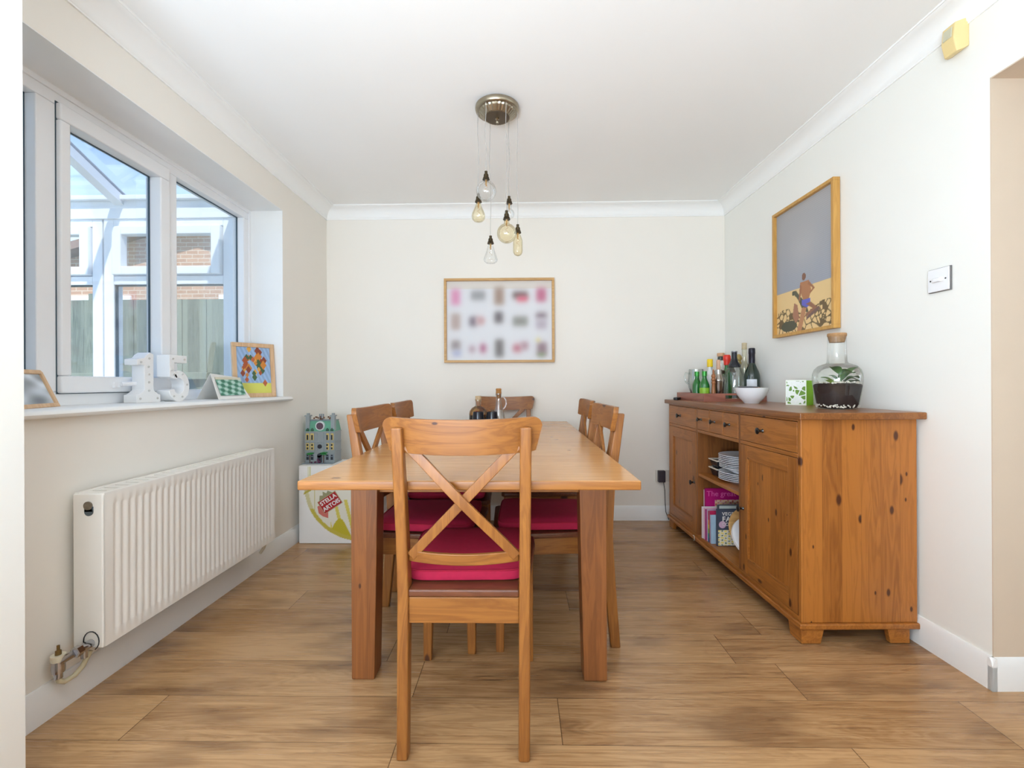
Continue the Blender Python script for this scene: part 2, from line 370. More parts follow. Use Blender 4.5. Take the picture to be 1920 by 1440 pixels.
# left wall with the window opening (Y 1.12..2.767, Z .925..2.07)
wl = MB().box(-1.74, XL, .8, 1.12, 0, CZ).box(-1.74, XL, 2.767, 3.6, 0, CZ).box(-1.74, XL, 1.12, 2.767, 0, .91).box(-1.74, XL, 1.12, 2.767, 2.07, CZ)
struct(obj('wall_left', wl, wall_cream))
struct(obj('wall_back', MB().box(XL, 1.82, YB, YB + .2, 0, CZ), wall_cream))
wr = sroot('wall_right', (1.545, 1.535, 0), WA)
del wr['kind']; bpy.data.objects.remove(wr)
wr = obj('wall_right', MB().box(0, .3, 0, 1.864, 0, CZ).box(0, .3, -1.25, 0, 2.005, CZ).box(0, .3, -4.7, -1.25, 0, CZ), [wall_white]); struct(wr)
wr.location = (1.545, 1.535, 0); wr.rotation_euler = (0, 0, WA)
jl = box('trim_1', (.0, .3, -.004, .0, 0, 2.005), wall_beige); struct(jl); jl.location = wr.location; jl.rotation_euler = wr.rotation_euler
js = box('trim_2', (.0, .3, -1.25, 0, 2.001, 2.005), wall_beige); struct(js); js.location = wr.location; js.rotation_euler = wr.rotation_euler
# the end of the partition at the left edge of the view, and the room behind it
struct(box('wall_partition', (-2.5, -1.215, .86, 1.1, 0, CZ), wall_white))
struct(box('wall_front', (-2.5, 3.3, -3.3, -3.2, 0, CZ), wall_white))
struct(box('wall_lounge', (-2.55, -2.5, -3.3, 1.1, 0, CZ), wall_white))
struct(box('wall_hall', (3.25, 3.3, -3.2, 3.6, 0, CZ), wall_beige))
# cornice: cove moulding
def cove(n=7, a=.085, b=.085):
    p = [(0, 0), (0, -b), (.006, -b), (.006, -b + .006)]
    for i in range(n + 1):
        t = math.pi / 2 * i / n
        p.append((.010 + (a - .018) * (1 - math.cos(t)), -b + .010 + (b - .018) * math.sin(t)))
    p += [(a - .006, -.006), (a, -.006), (a, 0)]
    return p
cv = cove()
o = obj('trim_3', MB().prism([(XL + x, CZ + z) for x, z in cv], 1.1, YB), ceil_m, smooth=True); struct(o)
o = obj('trim_4', MB().prism([(YB - x, CZ + z) for x, z in cv], XL, 1.52, 'X'), ceil_m, smooth=True); struct(o)
o = obj('trim_5', MB().prism([(-x, CZ + z) for x, z in cv], -2.2, 1.86), ceil_m, smooth=True); struct(o); o.location = wr.location; o.rotation_euler = wr.rotation_euler
def skirt(): return [(0, 0), (.016, 0), (.016, .078), (.012, .088), (.010, .098), (.005, .106), (0, .106)]
sk = skirt()
o = obj('baseboard_left', MB().prism([(XL + x, z) for x, z in sk], 1.1, YB), gloss_w, smooth=True); struct(o)
o = obj('baseboard_back', MB().prism([(YB - x, z) for x, z in sk], XL + .016, 1.49, 'X'), gloss_w, smooth=True); struct(o)
rb = MB().prism([(-x, z) for x, z in sk], -.016, 1.845); rb.prism([(-x, z) for x, z in sk], -.016, .3, 'X')
o = obj('baseboard_right', rb, gloss_w, smooth=True); struct(o); o.location = wr.location; o.rotation_euler = wr.rotation_euler

rev = MB().box(-1.645, XL - .0005, 1.12, 2.767, 2.067, 2.0705).box(-1.645, XL - .0005, 2.764, 2.7675, .937, 2.067)
struct(obj('trim_6', rev, gloss_w))
# ---- window
FX0, FX1 = -1.715, -1.646     # outer / inner face of the frame
win = sroot('window_1')
WY0, WY1, WZ0, WZ1 = 1.12, 2.767, .935, 2.07
fr = MB().box(FX0, FX1, WY0, WY1, WZ1 - .062, WZ1).box(FX0, FX1, WY0, WY1, WZ0, WZ0 + .052).box(FX0, FX1, WY0, WY0 + .06, WZ0 + .052, WZ1 - .062).box(FX0, FX1, WY1 - .062, WY1, WZ0 + .052, WZ1 - .062)
obj('window_frame', fr, upvc, win, .004)
box('cover_trim', (FX1, FX1 + .008, WY0, WY1, WZ1 - .022, WZ1), upvc, win, .002)
box('cover_trim', (FX1, FX1 + .008, WY1 - .02, WY1, WZ0, WZ1 - .022), upvc, win, .002)
gz0, gz1 = WZ0 + .052, WZ1 - .062
box('mullion', (FX0, FX1, 1.53, 1.604, gz0, gz1), upvc, win, .004)
box('mullion', (FX0, FX1, 2.104, 2.172, gz0, gz1), upvc, win, .004)
sa = MB(); sx0, sx1 = -1.70, -1.628
sy0, sy1 = 1.598, 2.108
sa.box(sx0, sx1, sy0, sy1, gz1 - .052, gz1 + .008).box(sx0, sx1, sy0, sy1, gz0 - .006, gz0 + .056).box(sx0, sx1, sy0, sy0 + .038, gz0 + .056, gz1 - .052).box(sx0, sx1, sy1 - .056, sy1, gz0 + .056, gz1 - .052)
sash = obj('sash', sa, upvc, win, .006)
ss = MB()
for (a0, a1, b0, b1) in ((sy0 - .0035, sy0 + .01, gz0 - .009, gz1 + .0115), (sy1 - .01, sy1 + .0035, gz0 - .009, gz1 + .0115), (sy0, sy1, gz1, gz1 + .0115), (sy0, sy1, gz0 - .009, gz0)): ss.box(-1.6458, -1.6445, a0, a1, b0, b1)
obj('sash_seal', ss, gasket, win)
hd = MB().box(-1.628, -1.618, 1.80, 1.84, gz0 + .012, gz0 + .036).tube([(-1.61, 1.82, gz0 + .026), (-1.60, 1.85, gz0 + .028), (-1.60, 1.93, gz0 + .028)], [.009, .009, .007])
obj('window_handle', hd, white_pl, win, smooth=True)
def paneset(y0, y1, z0, z1, x, parent, seal=True):
    box('window_pane', (x - .002, x + .002, y0, y1, z0, z1), pane_m, parent)
    if seal:
        g = MB(); xx0, xx1 = x - .002, x + .006; t = .0025
        g.box(xx0, xx1, y0, y0 + t, z0, z1).box(xx0, xx1, y1 - t, y1, z0, z1).box(xx0, xx1, y0, y1, z1 - t, z1)
        obj('pane_seal', g, gasket, parent)
paneset(1.18, 1.53, gz0, gz1, -1.69, win)
paneset(sy0 + .038, sy1 - .056, gz0 + .056, gz1 - .052, -1.685, win)
paneset(2.172, WY1 - .062, gz0, gz1, -1.69, win)
sl = MB().prism([(FX1 - .002, .910), (-1.412, .910), (-1.404, .914), (-1.400, .922), (-1.404, .931), (-1.412, .936), (FX1 - .002, .936)], 1.12, 2.767)
sl.prism([(XL + .001, .910), (-1.412, .910), (-1.404, .914), (-1.400, .922), (-1.404, .931), (-1.412, .936), (XL + .001, .936)], 2.767, 2.80)
obj('window_sill', sl, gloss_w, win, smooth=True)
SILL = .936

# ================================================================== OUTSIDE
struct(box('lawn', (-14, -1.74, -6, 16, -.3, -.18), M('grass', (118, 140, 84), .9, noise=.35, nscale=14, bump=.6)))
struct(box('patio', (-4.7, -1.74, -1.2, 3.0, -.18, -.12), M('pale_tiles', (205, 200, 192), .6, noise=.1)))
cons = thing('conservatory', 'white framed conservatory with glazed roof seen through the dining room window', 'conservatory', (-1.74, 2.95, -.12))
def cbox(n, d, m=upvc_out, b=.004, par=None):
    return box(n, (d[0] + 1.74, d[1] + 1.74, d[2] - 2.95, d[3] - 2.95, d[4] + .12, d[5] + .12), m, par or cons, b)
cbox('dwarf_wall', (-4.6, -1.76, 2.93, 3.05, -.12, .5), M('cream_render', (222, 206, 186), .9, noise=.1))
cbox('eaves_beam', (-4.6, -1.76, 2.93, 3.02, 2.092, 2.225))
cbox('gutter_trim', (-4.6, -1.76, 2.90, 2.93, 2.205, 2.235))
cbox('inner_sill', (-4.6, -1.76, 2.88, 3.04, .5, .53))
def cpanel(x0, x1):
    """one window panel: frame, transom, top-hung casement over a fixed pane"""
    f = MB(); Y0, Y1 = 2.94, 3.01
    def fb(a, b_, c, d_): f.box(a + 1.74, b_ + 1.74, Y0 - 2.95, Y1 - 2.95, c + .12, d_ + .12)
    fb(x0, x0 + .066, .53, 2.092); fb(x1 - .066, x1, .53, 2.092); fb(x0 + .066, x1 - .066, 2.045, 2.092); fb(x0 + .066, x1 - .066, .53, .60); fb(x0 + .066, x1 - .066, 1.665, 1.72)
    fo = obj('window_frame', f, upvc_out, cons, .004)
    g = MB()
    def gb(a, b_, c, d_): g.box(a + 1.74, b_ + 1.74, -.035, .02, c + .12, d_ + .12)
    a, b_ = x0 + .072, x1 - .072
    gb(a, a + .06, 1.725, 2.04); gb(b_ - .06, b_, 1.725, 2.04); gb(a + .06, b_ - .06, 1.985, 2.04); gb(a + .06, b_ - .06, 1.725, 1.78)
    co = obj('casement', g, upvc_out, cons, .006)
    cbox('pane', (a + .06, b_ - .06, 2.972, 2.976, 1.78, 1.985), pane_m, 0, None)
    cbox('pane', (x0 + .066, x1 - .066, 2.972, 2.976, .60, 1.665), pane_m, 0, None)
    sl_ = MB()
    for (p, q, r_, s_) in ((x0 + .066, x0 + .071, .60, 1.665), (x1 - .071, x1 - .066, .60, 1.665), (x0 + .071, x1 - .071, 1.66, 1.665)):
        sl_.box(p + 1.74, q + 1.74, -.0, .02, r_ + .12, s_ + .12)
    obj('pane_seal', sl_, gasket, cons)
cpanel(-2.713, -1.86); cpanel(-3.566, -2.723); cpanel(-4.42, -3.576)
cbox('corner_post', (-1.86, -1.76, 2.93, 3.02, .53, 2.092)); cbox('corner_post', (-4.6, -4.42, 2.93, 3.02, .53, 2.092))
# glazed roof rising towards the house side
sl_t = math.tan(R(23))
bar_m = M('grey_roof_bar', (120, 132, 146), .5, noise=.1)
for X in (-1.80, -2.60, -3.40, -4.2):
    b = MB()
    for (w_, z0, z1, k) in ((.03, -.06, .0, 0), (.022, .0, .03, 1)):
        b.mi = k; ya, yb = 2.96, .4
        za, zb = 2.225, 2.225 + (2.96 - .4) * sl_t
        b.hexa([(X - w_ + 1.74, yb - 2.95, zb + z0 + .12), (X + w_ + 1.74, yb - 2.95, zb + z0 + .12), (X + w_ + 1.74, ya - 2.95, za + z0 + .12), (X - w_ + 1.74, ya - 2.95, za + z0 + .12),
                (X - w_ + 1.74, yb - 2.95, zb + z1 + .12), (X + w_ + 1.74, yb - 2.95, zb + z1 + .12), (X + w_ + 1.74, ya - 2.95, za + z1 + .12), (X - w_ + 1.74, ya - 2.95, za + z1 + .12)])
    obj('roof_bar', b, [upvc_out, bar_m], cons)
rg = MB(); ya, yb = 2.96, .4; za, zb = 2.232, 2.232 + (2.96 - .4) * sl_t
rg.hexa([(-2.86, yb - 2.95, zb + .12), (-.02, yb - 2.95, zb + .12), (-.02, ya - 2.95, za + .12), (-2.86, ya - 2.95, za + .12), (-2.86, yb - 2.95, zb + .124), (-.02, yb - 2.95, zb + .124), (-.02, ya - 2.95, za + .124), (-2.86, ya - 2.95, za + .124)])
obj('roof_glazing', rg, pane_m, cons)
# fence
fm = wood('weathered_fence', (128, 134, 116), (70, 76, 62), axis='Z', across='X', stave=.13, rough=.85, var=.3)
fen = thing('garden_fence', 'weathered grey green close-board fence outside behind the conservatory', 'fence', (-4.5, 4.7, -.18))
for i in range(4):
    x0 = -2.8 + i * 1.45
    b = MB()
    for k in range(11): b.box(x0 + k * .128, x0 + k * .128 + .122, -.01 + .008 * (k % 2), .012 + .008 * (k % 2), .05, 2.08)
    obj('fence_panel', b, fm, fen)
    box('post', (x0 - .055, x0 + .0, -.05, .05, 0, 2.14), fm, fen, .004)
for z in (.45, 1.25): box('rail', (-2.8, 2.9, -.06, -.015, z, z + .07), fm, fen, .003)
# neighbour's brick house
def brickmat():
    m = bpy.data.materials.new('peach_brick'); m.use_nodes = True; n = m.node_tree; b = n.nodes['Principled BSDF']
    t = n.nodes.new('ShaderNodeTexCoord'); mp_ = n.nodes.new('ShaderNodeMapping'); br = n.nodes.new('ShaderNodeTexBrick')
    mp_.inputs['Rotation'].default_value = (R(90), 0, 0)
    n.links.new(t.outputs['Object'], mp_.inputs[0]); n.links.new(mp_.outputs[0], br.inputs['Vector'])
    br.inputs['Color1'].default_value = lin((188, 146, 116)); br.inputs['Color2'].default_value = lin((172, 130, 100)); br.inputs['Mortar'].default_value = lin((200, 180, 160))
    br.inputs['Scale'].default_value = 1; br.inputs['Brick Width'].default_value = .225; br.inputs['Row Height'].default_value = .075; br.inputs['Mortar Size'].default_value = .008
    n.links.new(br.outputs[0], b.inputs['Base Color']); b.inputs['Roughness'].default_value = .9; return m
hs = thing('brick_house', 'peach brick house with tiled roof beyond the garden fence', 'house', (-6, 8.6, -.18))
brk = brickmat()
obj('brick_wall', MB().prism([(-4.2, 0), (4.2, 0), (4.2, 3.2), (0, 4.3), (-4.2, 3.2)], 0, 3), brk, hs)
rf = MB().hexa([(-4.6, -.3, 3.1), (0, -.3, 4.3), (0, 3.2, 4.3), (-4.6, 3.2, 3.1), (-4.6, -.3, 3.24), (0, -.3, 4.46), (0, 3.2, 4.46), (-4.6, 3.2, 3.24)])
rf.hexa([(4.6, -.3, 3.1), (4.6, 3.2, 3.1), (0, 3.2, 4.3), (0, -.3, 4.3), (4.6, -.3, 3.24), (4.6, 3.2, 3.24), (0, 3.2, 4.46), (0, -.3, 4.46)])
obj('roof', rf, M('brown_roof_tiles', (150, 120, 104), .9, noise=.2), hs)
w_ = obj('house_window', MB().box(-2.6, -1.4, -.04, .02, 1.9, 2.9), upvc_out, hs, .01); box('pane', (-2.5, -1.5, -.05, -.042, 2.0, 2.8), M('dark_house_glass', (120, 140, 150), .1), w_)
w_ = obj('house_window', MB().box(.3, 1.5, -.04, .02, 1.9, 2.9), upvc_out, hs, .01); box('pane', (.4, 1.4, -.05, -.042, 2.0, 2.8), bpy.data.materials['dark_house_glass'], w_)

# ================================================================== RADIATOR
rd = thing('radiator', 'white convector panel radiator on the left wall below the window', 'radiator', (XL, 1.43, 0))
RX1, RX0 = .124, .028; RL = 1.005; RZ0, RZ1 = .18, .665
pn = MB(); n_r = 33; pitch = (RL - .05) / n_r; ys = []
prof = [(0, 0)]
yy = .025
for k in range(n_r):
    a = yy + k * pitch
    ys += [(a + pitch * q, -.0048 * (.5 - .5 * math.cos(2 * math.pi * max(0, q - .12) / .88))) for q in (0, .12, .25, .37, .5, .62, .75, .87)]
ys = [(0, 0)] + ys + [(RL, 0)]
zz = [(RZ0, 0), (RZ0 + .035, 0), (RZ0 + .042, 1), (RZ1 - .042, 1), (RZ1 - .035, 0), (RZ1 - .004, 0)]
nv = len(ys); vs = []
for z, k in zz:
    for (y, d) in ys: vs.append((RX1 + d * k, y, z))
fs = [(j * nv + i, j * nv + i + 1, (j + 1) * nv + i + 1, (j + 1) * nv + i) for j in range(len(zz) - 1) for i in range(nv - 1)]
nb = len(vs); vs += [(RX1 - .02, y, z) for z in (RZ0, RZ1 - .004) for y in (0, RL)]
fs += [(nb, nb + 1, nb + 3, nb + 2)]
pn.add(vs, fs); pn.box(RX1 - .016, RX1 - .009, 0, RL, RZ0, RZ1 - .004)
me_panel = obj('front_panel', pn, rad_m, rd, smooth=True)
me_panel.data.set_sharp_from_angle(angle=R(75))
obj('rear_panel', MB().box(RX0, RX0 + .012, .0, RL, RZ0, RZ1 - .004), rad_m, rd, .002)
sp_ = MB().box(RX0 - .004, RX1 - .004, -.004, .012, RZ0 - .003, RZ1); obj('side_cover', sp_, rad_m, rd, .004)
obj('side_cover', MB().box(RX0 - .004, RX1 - .004, RL - .012, RL + .004, RZ0 - .003, RZ1), rad_m, rd, .004)
gr = MB().box(RX1 - .022, RX1 - .002, .0, RL, RZ1 - .006, RZ1 + .003).box(RX0 - .004, RX0 + .014, 0, RL, RZ1 - .006, RZ1 + .003)
for k in range(24): gr.box(RX0 + .01, RX1 - .02, .0 + k * RL / 24 + .004, k * RL / 24 + .022 + .013, RZ1 - .004, RZ1 + .001)
obj('top_grille', gr, rad_m, rd, .0015)
cp = MB().lathe([(0, 0), (.0135, 0), (.0135, .004), (0, .004)], 20, (.076, -.0085, .628), 'Y')
obj('plug_cover', cp, M('tarnished_plug', (150, 138, 120), .35, .7, noise=.3, nscale=60), rd, smooth=True)
cp = MB().lathe([(0, 0), (.0135, 0), (.0135, .003), (0, .003)], 20, (.078, -.0072, .609), 'Y').box(.0645, .0915, -.0072, -.0042, .609, .625)
obj('slot', cp, M('dark_slot', (72, 82, 88), .6), rd, smooth=True)
v_ = MB().lathe([(0, 0), (.013, 0), (.013, .05), (0, .05)], 16, (.082, -.052, .193), 'Y').lathe([(0, 0), (.017, 0), (.017, .018), (0, .018)], 6, (.082, -.058, .193), 'Y').lathe([(0, 0), (.009, 0), (.009, .03), (0, .03)], 12, (.085, -.03, .162))
val = obj('valve', v_, chrome, rd, smooth=True)
ring = MB().tube([(.084 + .025 * math.cos(a), -.0055, .200 + .030 * math.sin(a)) for a in [R(q) for q in range(-60, 245, 20)]], .0016, 6)
obj('side_gap', ring, black_m, rd, smooth=True)
obj('valve_body', MB().tube([(.082, -.055, .193), (.06, -.062, .180), (.045, -.066, .170)], .011, 10).lathe([(.016, 0), (.017, .01), (.016, .035), (.0, .035)], 16, (.040, -.066, .140)).lathe([(0, 0), (.011, 0), (.011, .02), (0, .02)], 12, (.040, -.066, .122)), chrome, val, smooth=True)
obj('valve_collar', MB().lathe([(.0175, 0), (.0185, .006), (.0185, .018), (.0, .018)], 16, (.040, -.066, .175)), M('cream_collar', (226, 216, 192), .5), val, smooth=True)
obj('valve_spindle', MB().lathe([(.008, 0), (.0075, .012), (.004, .014), (.004, .028), (0, .028)], 10, (.040, -.066, .193)), dirty_brass, val, smooth=True)
obj('pipe', MB().tube([(.040, -.066, .128), (.040, -.064, .112), (.043, -.05, .101), (.052, -.028, .106), (.062, -.012, .125), (.072, .004, .165)], .0075, 10), M('painted_cream_pipe', (212, 200, 166), .5, noise=.1), rd, smooth=True)
obj('valve', MB().lathe([(0, 0), (.013, 0), (.013, .04), (0, .04)], 12, (.082, RL - .04, .172), 'Y').tube([(.082, RL - .01, .172), (.07, RL - .01, .14), (.05, RL - .01, .11)], .008), M('painted_valve', (220, 212, 190), .5), rd, smooth=True)

# ================================================================== TABLE
TX0, TX1, TY0, TY1 = -.622, .330, 1.262, 3.272
tb = thing('dining_table', 'long honey pine dining table in the middle of the room', 'table', ((TX0 + TX1) / 2, (TY0 + TY1) / 2, 0))
hw, hl = (TX1 - TX0) / 2, (TY1 - TY0) / 2; yc = (TY0 + TY1) / 2
for n_, (ya_, yb_) in (('tabletop', (-hl, 2.615 - yc)), ('extension_leaf', (2.617 - yc, hl))):
    m_ = MB().box(-hw, hw, ya_, yb_, .714, .74); m_.m = [1, 0, 1, 1, 1, 1]
    obj(n_, m_, [tab_x, tab_edge], tb, .004)
for sx in (-1, 1):
    for sy in (-1, 1):
        xo = .434; y0, y1 = (1.552 - yc, 1.632 - yc) if sy < 0 else (2.90 - yc, 2.98 - yc)
        def lx(d): return sx * (xo - d)
        m_ = MB(); secs = [(0, .074, .004), (.004, .078, 0), (.35, .086, 0), (.713, .092, 0)]
        vs = []
        for z, w2, ins in secs:
            a, b_ = sorted((lx(ins), lx(w2))); vs += [(a, y0 + ins, z), (b_, y0 + ins, z), (b_, y1 - ins, z), (a, y1 - ins, z)]
        fs = [(3, 2, 1, 0), tuple(range(12, 16))] + [(j * 4 + i, j * 4 + (i + 1) % 4, (j + 1) * 4 + (i + 1) % 4, (j + 1) * 4 + i) for j in range(3) for i in range(4)]
        m_.add(vs, fs); obj('leg', m_, tab_z, tb, .006)
for y in (1.58, 2.92): box('apron', (-.345, .345, y - yc, y - yc + .022, .634, .7135), tab_edge, tb, .002)
for x in (-.425, .403): box('apron', (x, x + .022, 1.634 - yc, 2.898 - yc, .634, .7135), wood('pine_side_apron', (190, 122, 66), (140, 82, 42), axis='Y', across='Z') if x < 0 else bpy.data.materials['pine_side_apron'], tb, .002)
brk_m = M('dark_steel_runner', (88, 72, 66), .4, .7, noise=.2)
for x in (-.33, .24):
    for y in (1.47,): obj('slide_runner', MB().box(x, x + .03, y - yc, y - yc + .11, .696, .7138).box(x - .008, x + .05, y - yc - .01, y - yc + .03, .684, .697), brk_m, tb, .002)

# ================================================================== CHAIRS
def curved_bar(x0, x1, zt, zb, yfun, th, n=16, zdip=0, round_=0, x0b=None, x1b=None):
    """horizontal bar, thickness along y, curved in plan; top corners rounded"""
    m_ = MB(); vs = []; x0b = x0 if x0b is None else x0b; x1b = x1 if x1b is None else x1b
    for i in range(n + 1):
        t = (1 - math.cos(math.pi * i / n)) / 2; xt = x0 + (x1 - x0) * t; xb = x0b + (x1b - x0b) * t
        u = 2 * t - 1; e = min(t, 1 - t) * (x1 - x0)
        drop = zdip * (1 - u * u)
        rr = 0
        if round_ and e < round_: rr = round_ - math.sqrt(max(0, round_ ** 2 - (round_ - e) ** 2))
        rb_ = rr * .12
        lean = (zt - zb) * .10
        for (z, x, l) in ((zb - drop + rb_, xb, lean), (zt - drop - rr, xt, 0)):
            y = yfun(u) + l
            vs += [(x, y, z), (x, y + th, z)]
    fs = []
    for i in range(n):
        a = i * 4; b_ = a + 4
        fs += [(a, a + 2, b_ + 2, b_), (a + 1, b_ + 1, b_ + 3, a + 3), (a, b_, b_ + 1, a + 1), (a + 2, a + 3, b_ + 3, b_ + 2)]
    fs += [(0, 1, 3, 2), (n * 4, n * 4 + 2, n * 4 + 3, n * 4 + 1)]
    return m_.add(vs, fs)
def make_chair():
    t = thing('dining_chair', '', 'chair', (0, 0, 0))
    for s in (-1, 1):
        vs = []      # rear leg: floor to top of the back, kinked at the seat
        for z, yb_, yf, xo in ((0, .0, .036, .179), (.25, .018, .062, .181), (.43, .028, .078, .182), (.60, .020, .062, .184), (.893, -.018, .012, .187)):
            a, b_ = sorted((s * xo, s * (xo - .031))); vs += [(a, yb_, z), (b_, yb_, z), (b_, yf, z), (a, yf, z)]
        fs = [(3, 2, 1, 0), (16, 17, 18, 19)] + [(j * 4 + i, j * 4 + (i + 1) % 4, (j + 1) * 4 + (i + 1) % 4, (j + 1) * 4 + i) for j in range(4) for i in range(4)]
        obj('leg', MB().add(vs, fs), chair_z, t, .005)
        vs = []
        for z, w2 in ((0, .030), (.425, .040)):
            a, b_ = sorted((s * .200, s * (.200 - w2))); vs += [(a, .474 - w2, z), (b_, .474 - w2, z), (b_, .474, z), (a, .474, z)]
        obj('leg', MB().hexa(vs), chair_z, t, .004)
        obj('side_rail', MB().hexa([(s * .150, .07, .360), (s * .170, .07, .360), (s * .190, .44, .360), (s * .170, .44, .360), (s * .150, .07, .424), (s * .170, .07, .424), (s * .190, .44, .424), (s * .170, .44, .424)]), chair_y, t, .002)
    box('rear_rail', (-.1515, .1515, .034, .056, .352, .424), chair_x, t, .003)
    box('front_rail', (-.16, .16, .446, .466, .360, .424), chair_x, t, .003)
    st = MB().prism([(-.152, .030), (.152, .030), (.152, .082), (.180, .082), (.207, .40), (.205, .47), (.190, .486), (-.190, .486), (-.205, .47), (-.207, .40), (-.180, .082), (-.152, .082)], .425, .446, 'Z')
    obj('seat', st, seat_m, t, .005)
    obj('top_rail', curved_bar(-.216, .216, .921, .826, lambda u: -.022 + .036 * u * u, .019, 32, .008, .026, -.199, .199), chair_x, t, .004, seg=2)
    obj('lower_slat', curved_bar(-.152, .152, .552, .520, lambda u: .018 + .020 * u * u, .014, 16, .006), chair_x, t, .003)
    # two crossed braces, one lapped over the other
    for s, y_off in ((1, -.004), (-1, .004)):
        x0, z0, x1, z1 = -.150 * s, .845, .146 * s, .535
        L_ = math.hypot(x1 - x0, z1 - z0); b = MB(); w2 = .0135; vs = []; N = 8
        dx, dz = (x1 - x0) / L_, (z1 - z0) / L_; px_, pz = -dz, dx
        for i in range(N + 1):
            k = i / N; cx_, cz_ = x0 + (x1 - x0) * k, z0 + (z1 - z0) * k
            yy_ = .006 + .028 * k + (y_off * 1.4 - .010) * math.sin(math.pi * k) ** 2
            for (q, dy) in ((-w2, 0), (w2, 0), (w2, .013), (-w2, .013)): vs.append((cx_ + px_ * q, yy_ + dy, cz_ + pz * q))
        fs = [(3, 2, 1, 0), tuple(N * 4 + i for i in range(4))] + [(j * 4 + i, j * 4 + (i + 1) % 4, (j + 1) * 4 + (i + 1) % 4, (j + 1) * 4 + i) for j in range(N) for i in range(4)]
        obj('cross_brace', MB().add(vs, fs), chair_z, t, .002)
    return t
def make_cushion():
    """padded square cushion, box sides, rounded corners"""
    nx, ny = 22, 22; vs = []; fs = []
    def out(u, v):
        hw_ = .168 + .022 * (v + 1) / 2
        p = 9.0; r = (abs(u) ** p + abs(v) ** p) ** (1 / p); m_ = max(abs(u), abs(v)); k = (m_ / r) if r > 1e-6 else 1
        return u * k * hw_, v * k * .190
    for side in (0, 1):
        for j in range(ny + 1):
            for i in range(nx + 1):
                u, v = 2 * i / nx - 1, 2 * j / ny - 1; x, y = out(u, v); e = max(abs(u), abs(v))
                if side: z = .030 + .016 * (1 - e ** 4) ** .5 * (1 + .06 * math.sin(5 * u + 2 * v))
                else: z = .004 - .004 * (1 - e ** 6)
                vs.append((x, y + .195, z))
    n = (nx + 1) * (ny + 1)
    for j in range(ny):
        for i in range(nx):
            a = j * (nx + 1) + i; q = (a, a + 1, a + nx + 2, a + nx + 1); fs.append(tuple(reversed(q))); fs.append(tuple(k + n for k in q))
    rim = [j for j in range(nx + 1)] + [(j + 1) * (nx + 1) - 1 for j in range(1, ny + 1)] + [ny * (nx + 1) + i for i in range(nx - 1, -1, -1)] + [j * (nx + 1) for j in range(ny - 1, 0, -1)]
    # bulging side band
    base = len(vs)
    for k in rim:
        x, y, z = vs[k]; cx_, cy_ = 0, .195; d = math.hypot(x - cx_, y - cy_); vs.append((x + (x - cx_) / d * .004, y + (y - cy_) / d * .004, .017))
    m_ = len(rim)
    for i in range(m_):
        a, b_ = rim[i], rim[(i + 1) % m_]; c_, d_ = base + i, base + (i + 1) % m_
        fs += [(a, b_, d_, c_), (c_, d_, b_ + n, a + n)]
    o = obj('seat_cushion', MB().add(vs, fs), pink, None, smooth=True)
    pts = [(vs[k + n][0], vs[k + n][1], .031) for k in rim]; pts.append(pts[0])
    obj('piping', MB().tube(pts, .0022, 6), pink_edge, o, smooth=True)
    return o
chair0 = make_chair(); cush0 = make_cushion()
chairs = [  # x, y, angle, chair label, cushion label, cushion slide/turn
    (-.158, 1.218, 0, 'pine dining chair with crossed back at the near end of the table', 'pink cushion on the nearest chair, seen through its crossed back', (.0, .078, R(1.5))),
    (-.640, 1.915, R(-91.5), 'pine dining chair on the window side of the table, the nearer of the two there', 'pink cushion on the nearer chair of the window side', (0, .075, 0)),
    (-.640, 2.390, R(-88), 'pine dining chair on the window side of the table, farther one beside the toy building', 'pink cushion on the farther chair of the window side', (0, .07, 0)),
    (.372, 1.930, R(91.5), 'pine dining chair on the sideboard side of the table, the nearer of the two there', 'pink cushion on the nearer chair of the sideboard side', (0, .075, R(-2))),
    (.385, 2.560, R(90), 'pine dining chair on the sideboard side of the table, the farther of the two there', 'pink cushion on the farther chair of the sideboard side', (0, .07, 0)),
    (-.114, 3.355, R(180), 'pine dining chair at the far end of the table against the back wall', 'pink cushion on the chair at the far end by the back wall', (0, .07, 0)),
]
for i, (x, y, a, lc, lk, (cx_, cy_, ca)) in enumerate(chairs):
    c = chair0 if i == 0 else copy_tree(chair0); k = cush0 if i == 0 else copy_tree(cush0)
    c.location = (x, y, 0); c.rotation_euler = (0, 0, a); tag(c, lc, 'chair', 'dining chairs around the table')
    k.location = (x + math.cos(a) * cx_ - math.sin(a) * cy_, y + math.sin(a) * cx_ + math.cos(a) * cy_, .4465); k.rotation_euler = (0, 0, a + ca)
    tag(k, lk, 'cushion', 'pink cushions on the dining chairs')

# ================================================================== SIDEBOARD (local x = depth, y = length away from the camera)
SX, SY = 1.077, 1.785
sb = thing('sideboard', 'long waxed pine sideboard against the right wall with knotty end panel', 'sideboard', (SX, SY, 0), WA)
SL_, SD, ST = 1.47, .448, .866
def sbx(n, d, m, b=.002, p=None): return box(n, d, m, p or sb, b)
sbx('side_panel', (.0, SD, .0, .02, .082, ST), sb_end, .003)
sbx('side_panel', (.0, SD, SL_ - .02, SL_, .082, ST), sb_end, .003)
sbx('partition', (.0, SD - .01, .463, .483, .1, ST), sb_in)
sbx('partition', (.0, SD - .01, .975, .995, .1, ST), sb_in)
sbx('back_panel', (SD - .01, SD, .02, SL_ - .02, .1, ST), sb_in, 0)
sbx('bottom_board', (.0, SD - .01, .02, SL_ - .02, .082, .1), sb_front)
sbx('shelf', (.004, SD - .01, .483, .975, .452, .470), sb_front)
r_ = MB().box(.0, .02, .02, .463, .714, .731).box(.0, .02, .483, .975, .714, .731).box(.0, .02, .995, SL_ - .02, .714, .731).box(0, .02, .02, SL_ - .02, .856, ST)
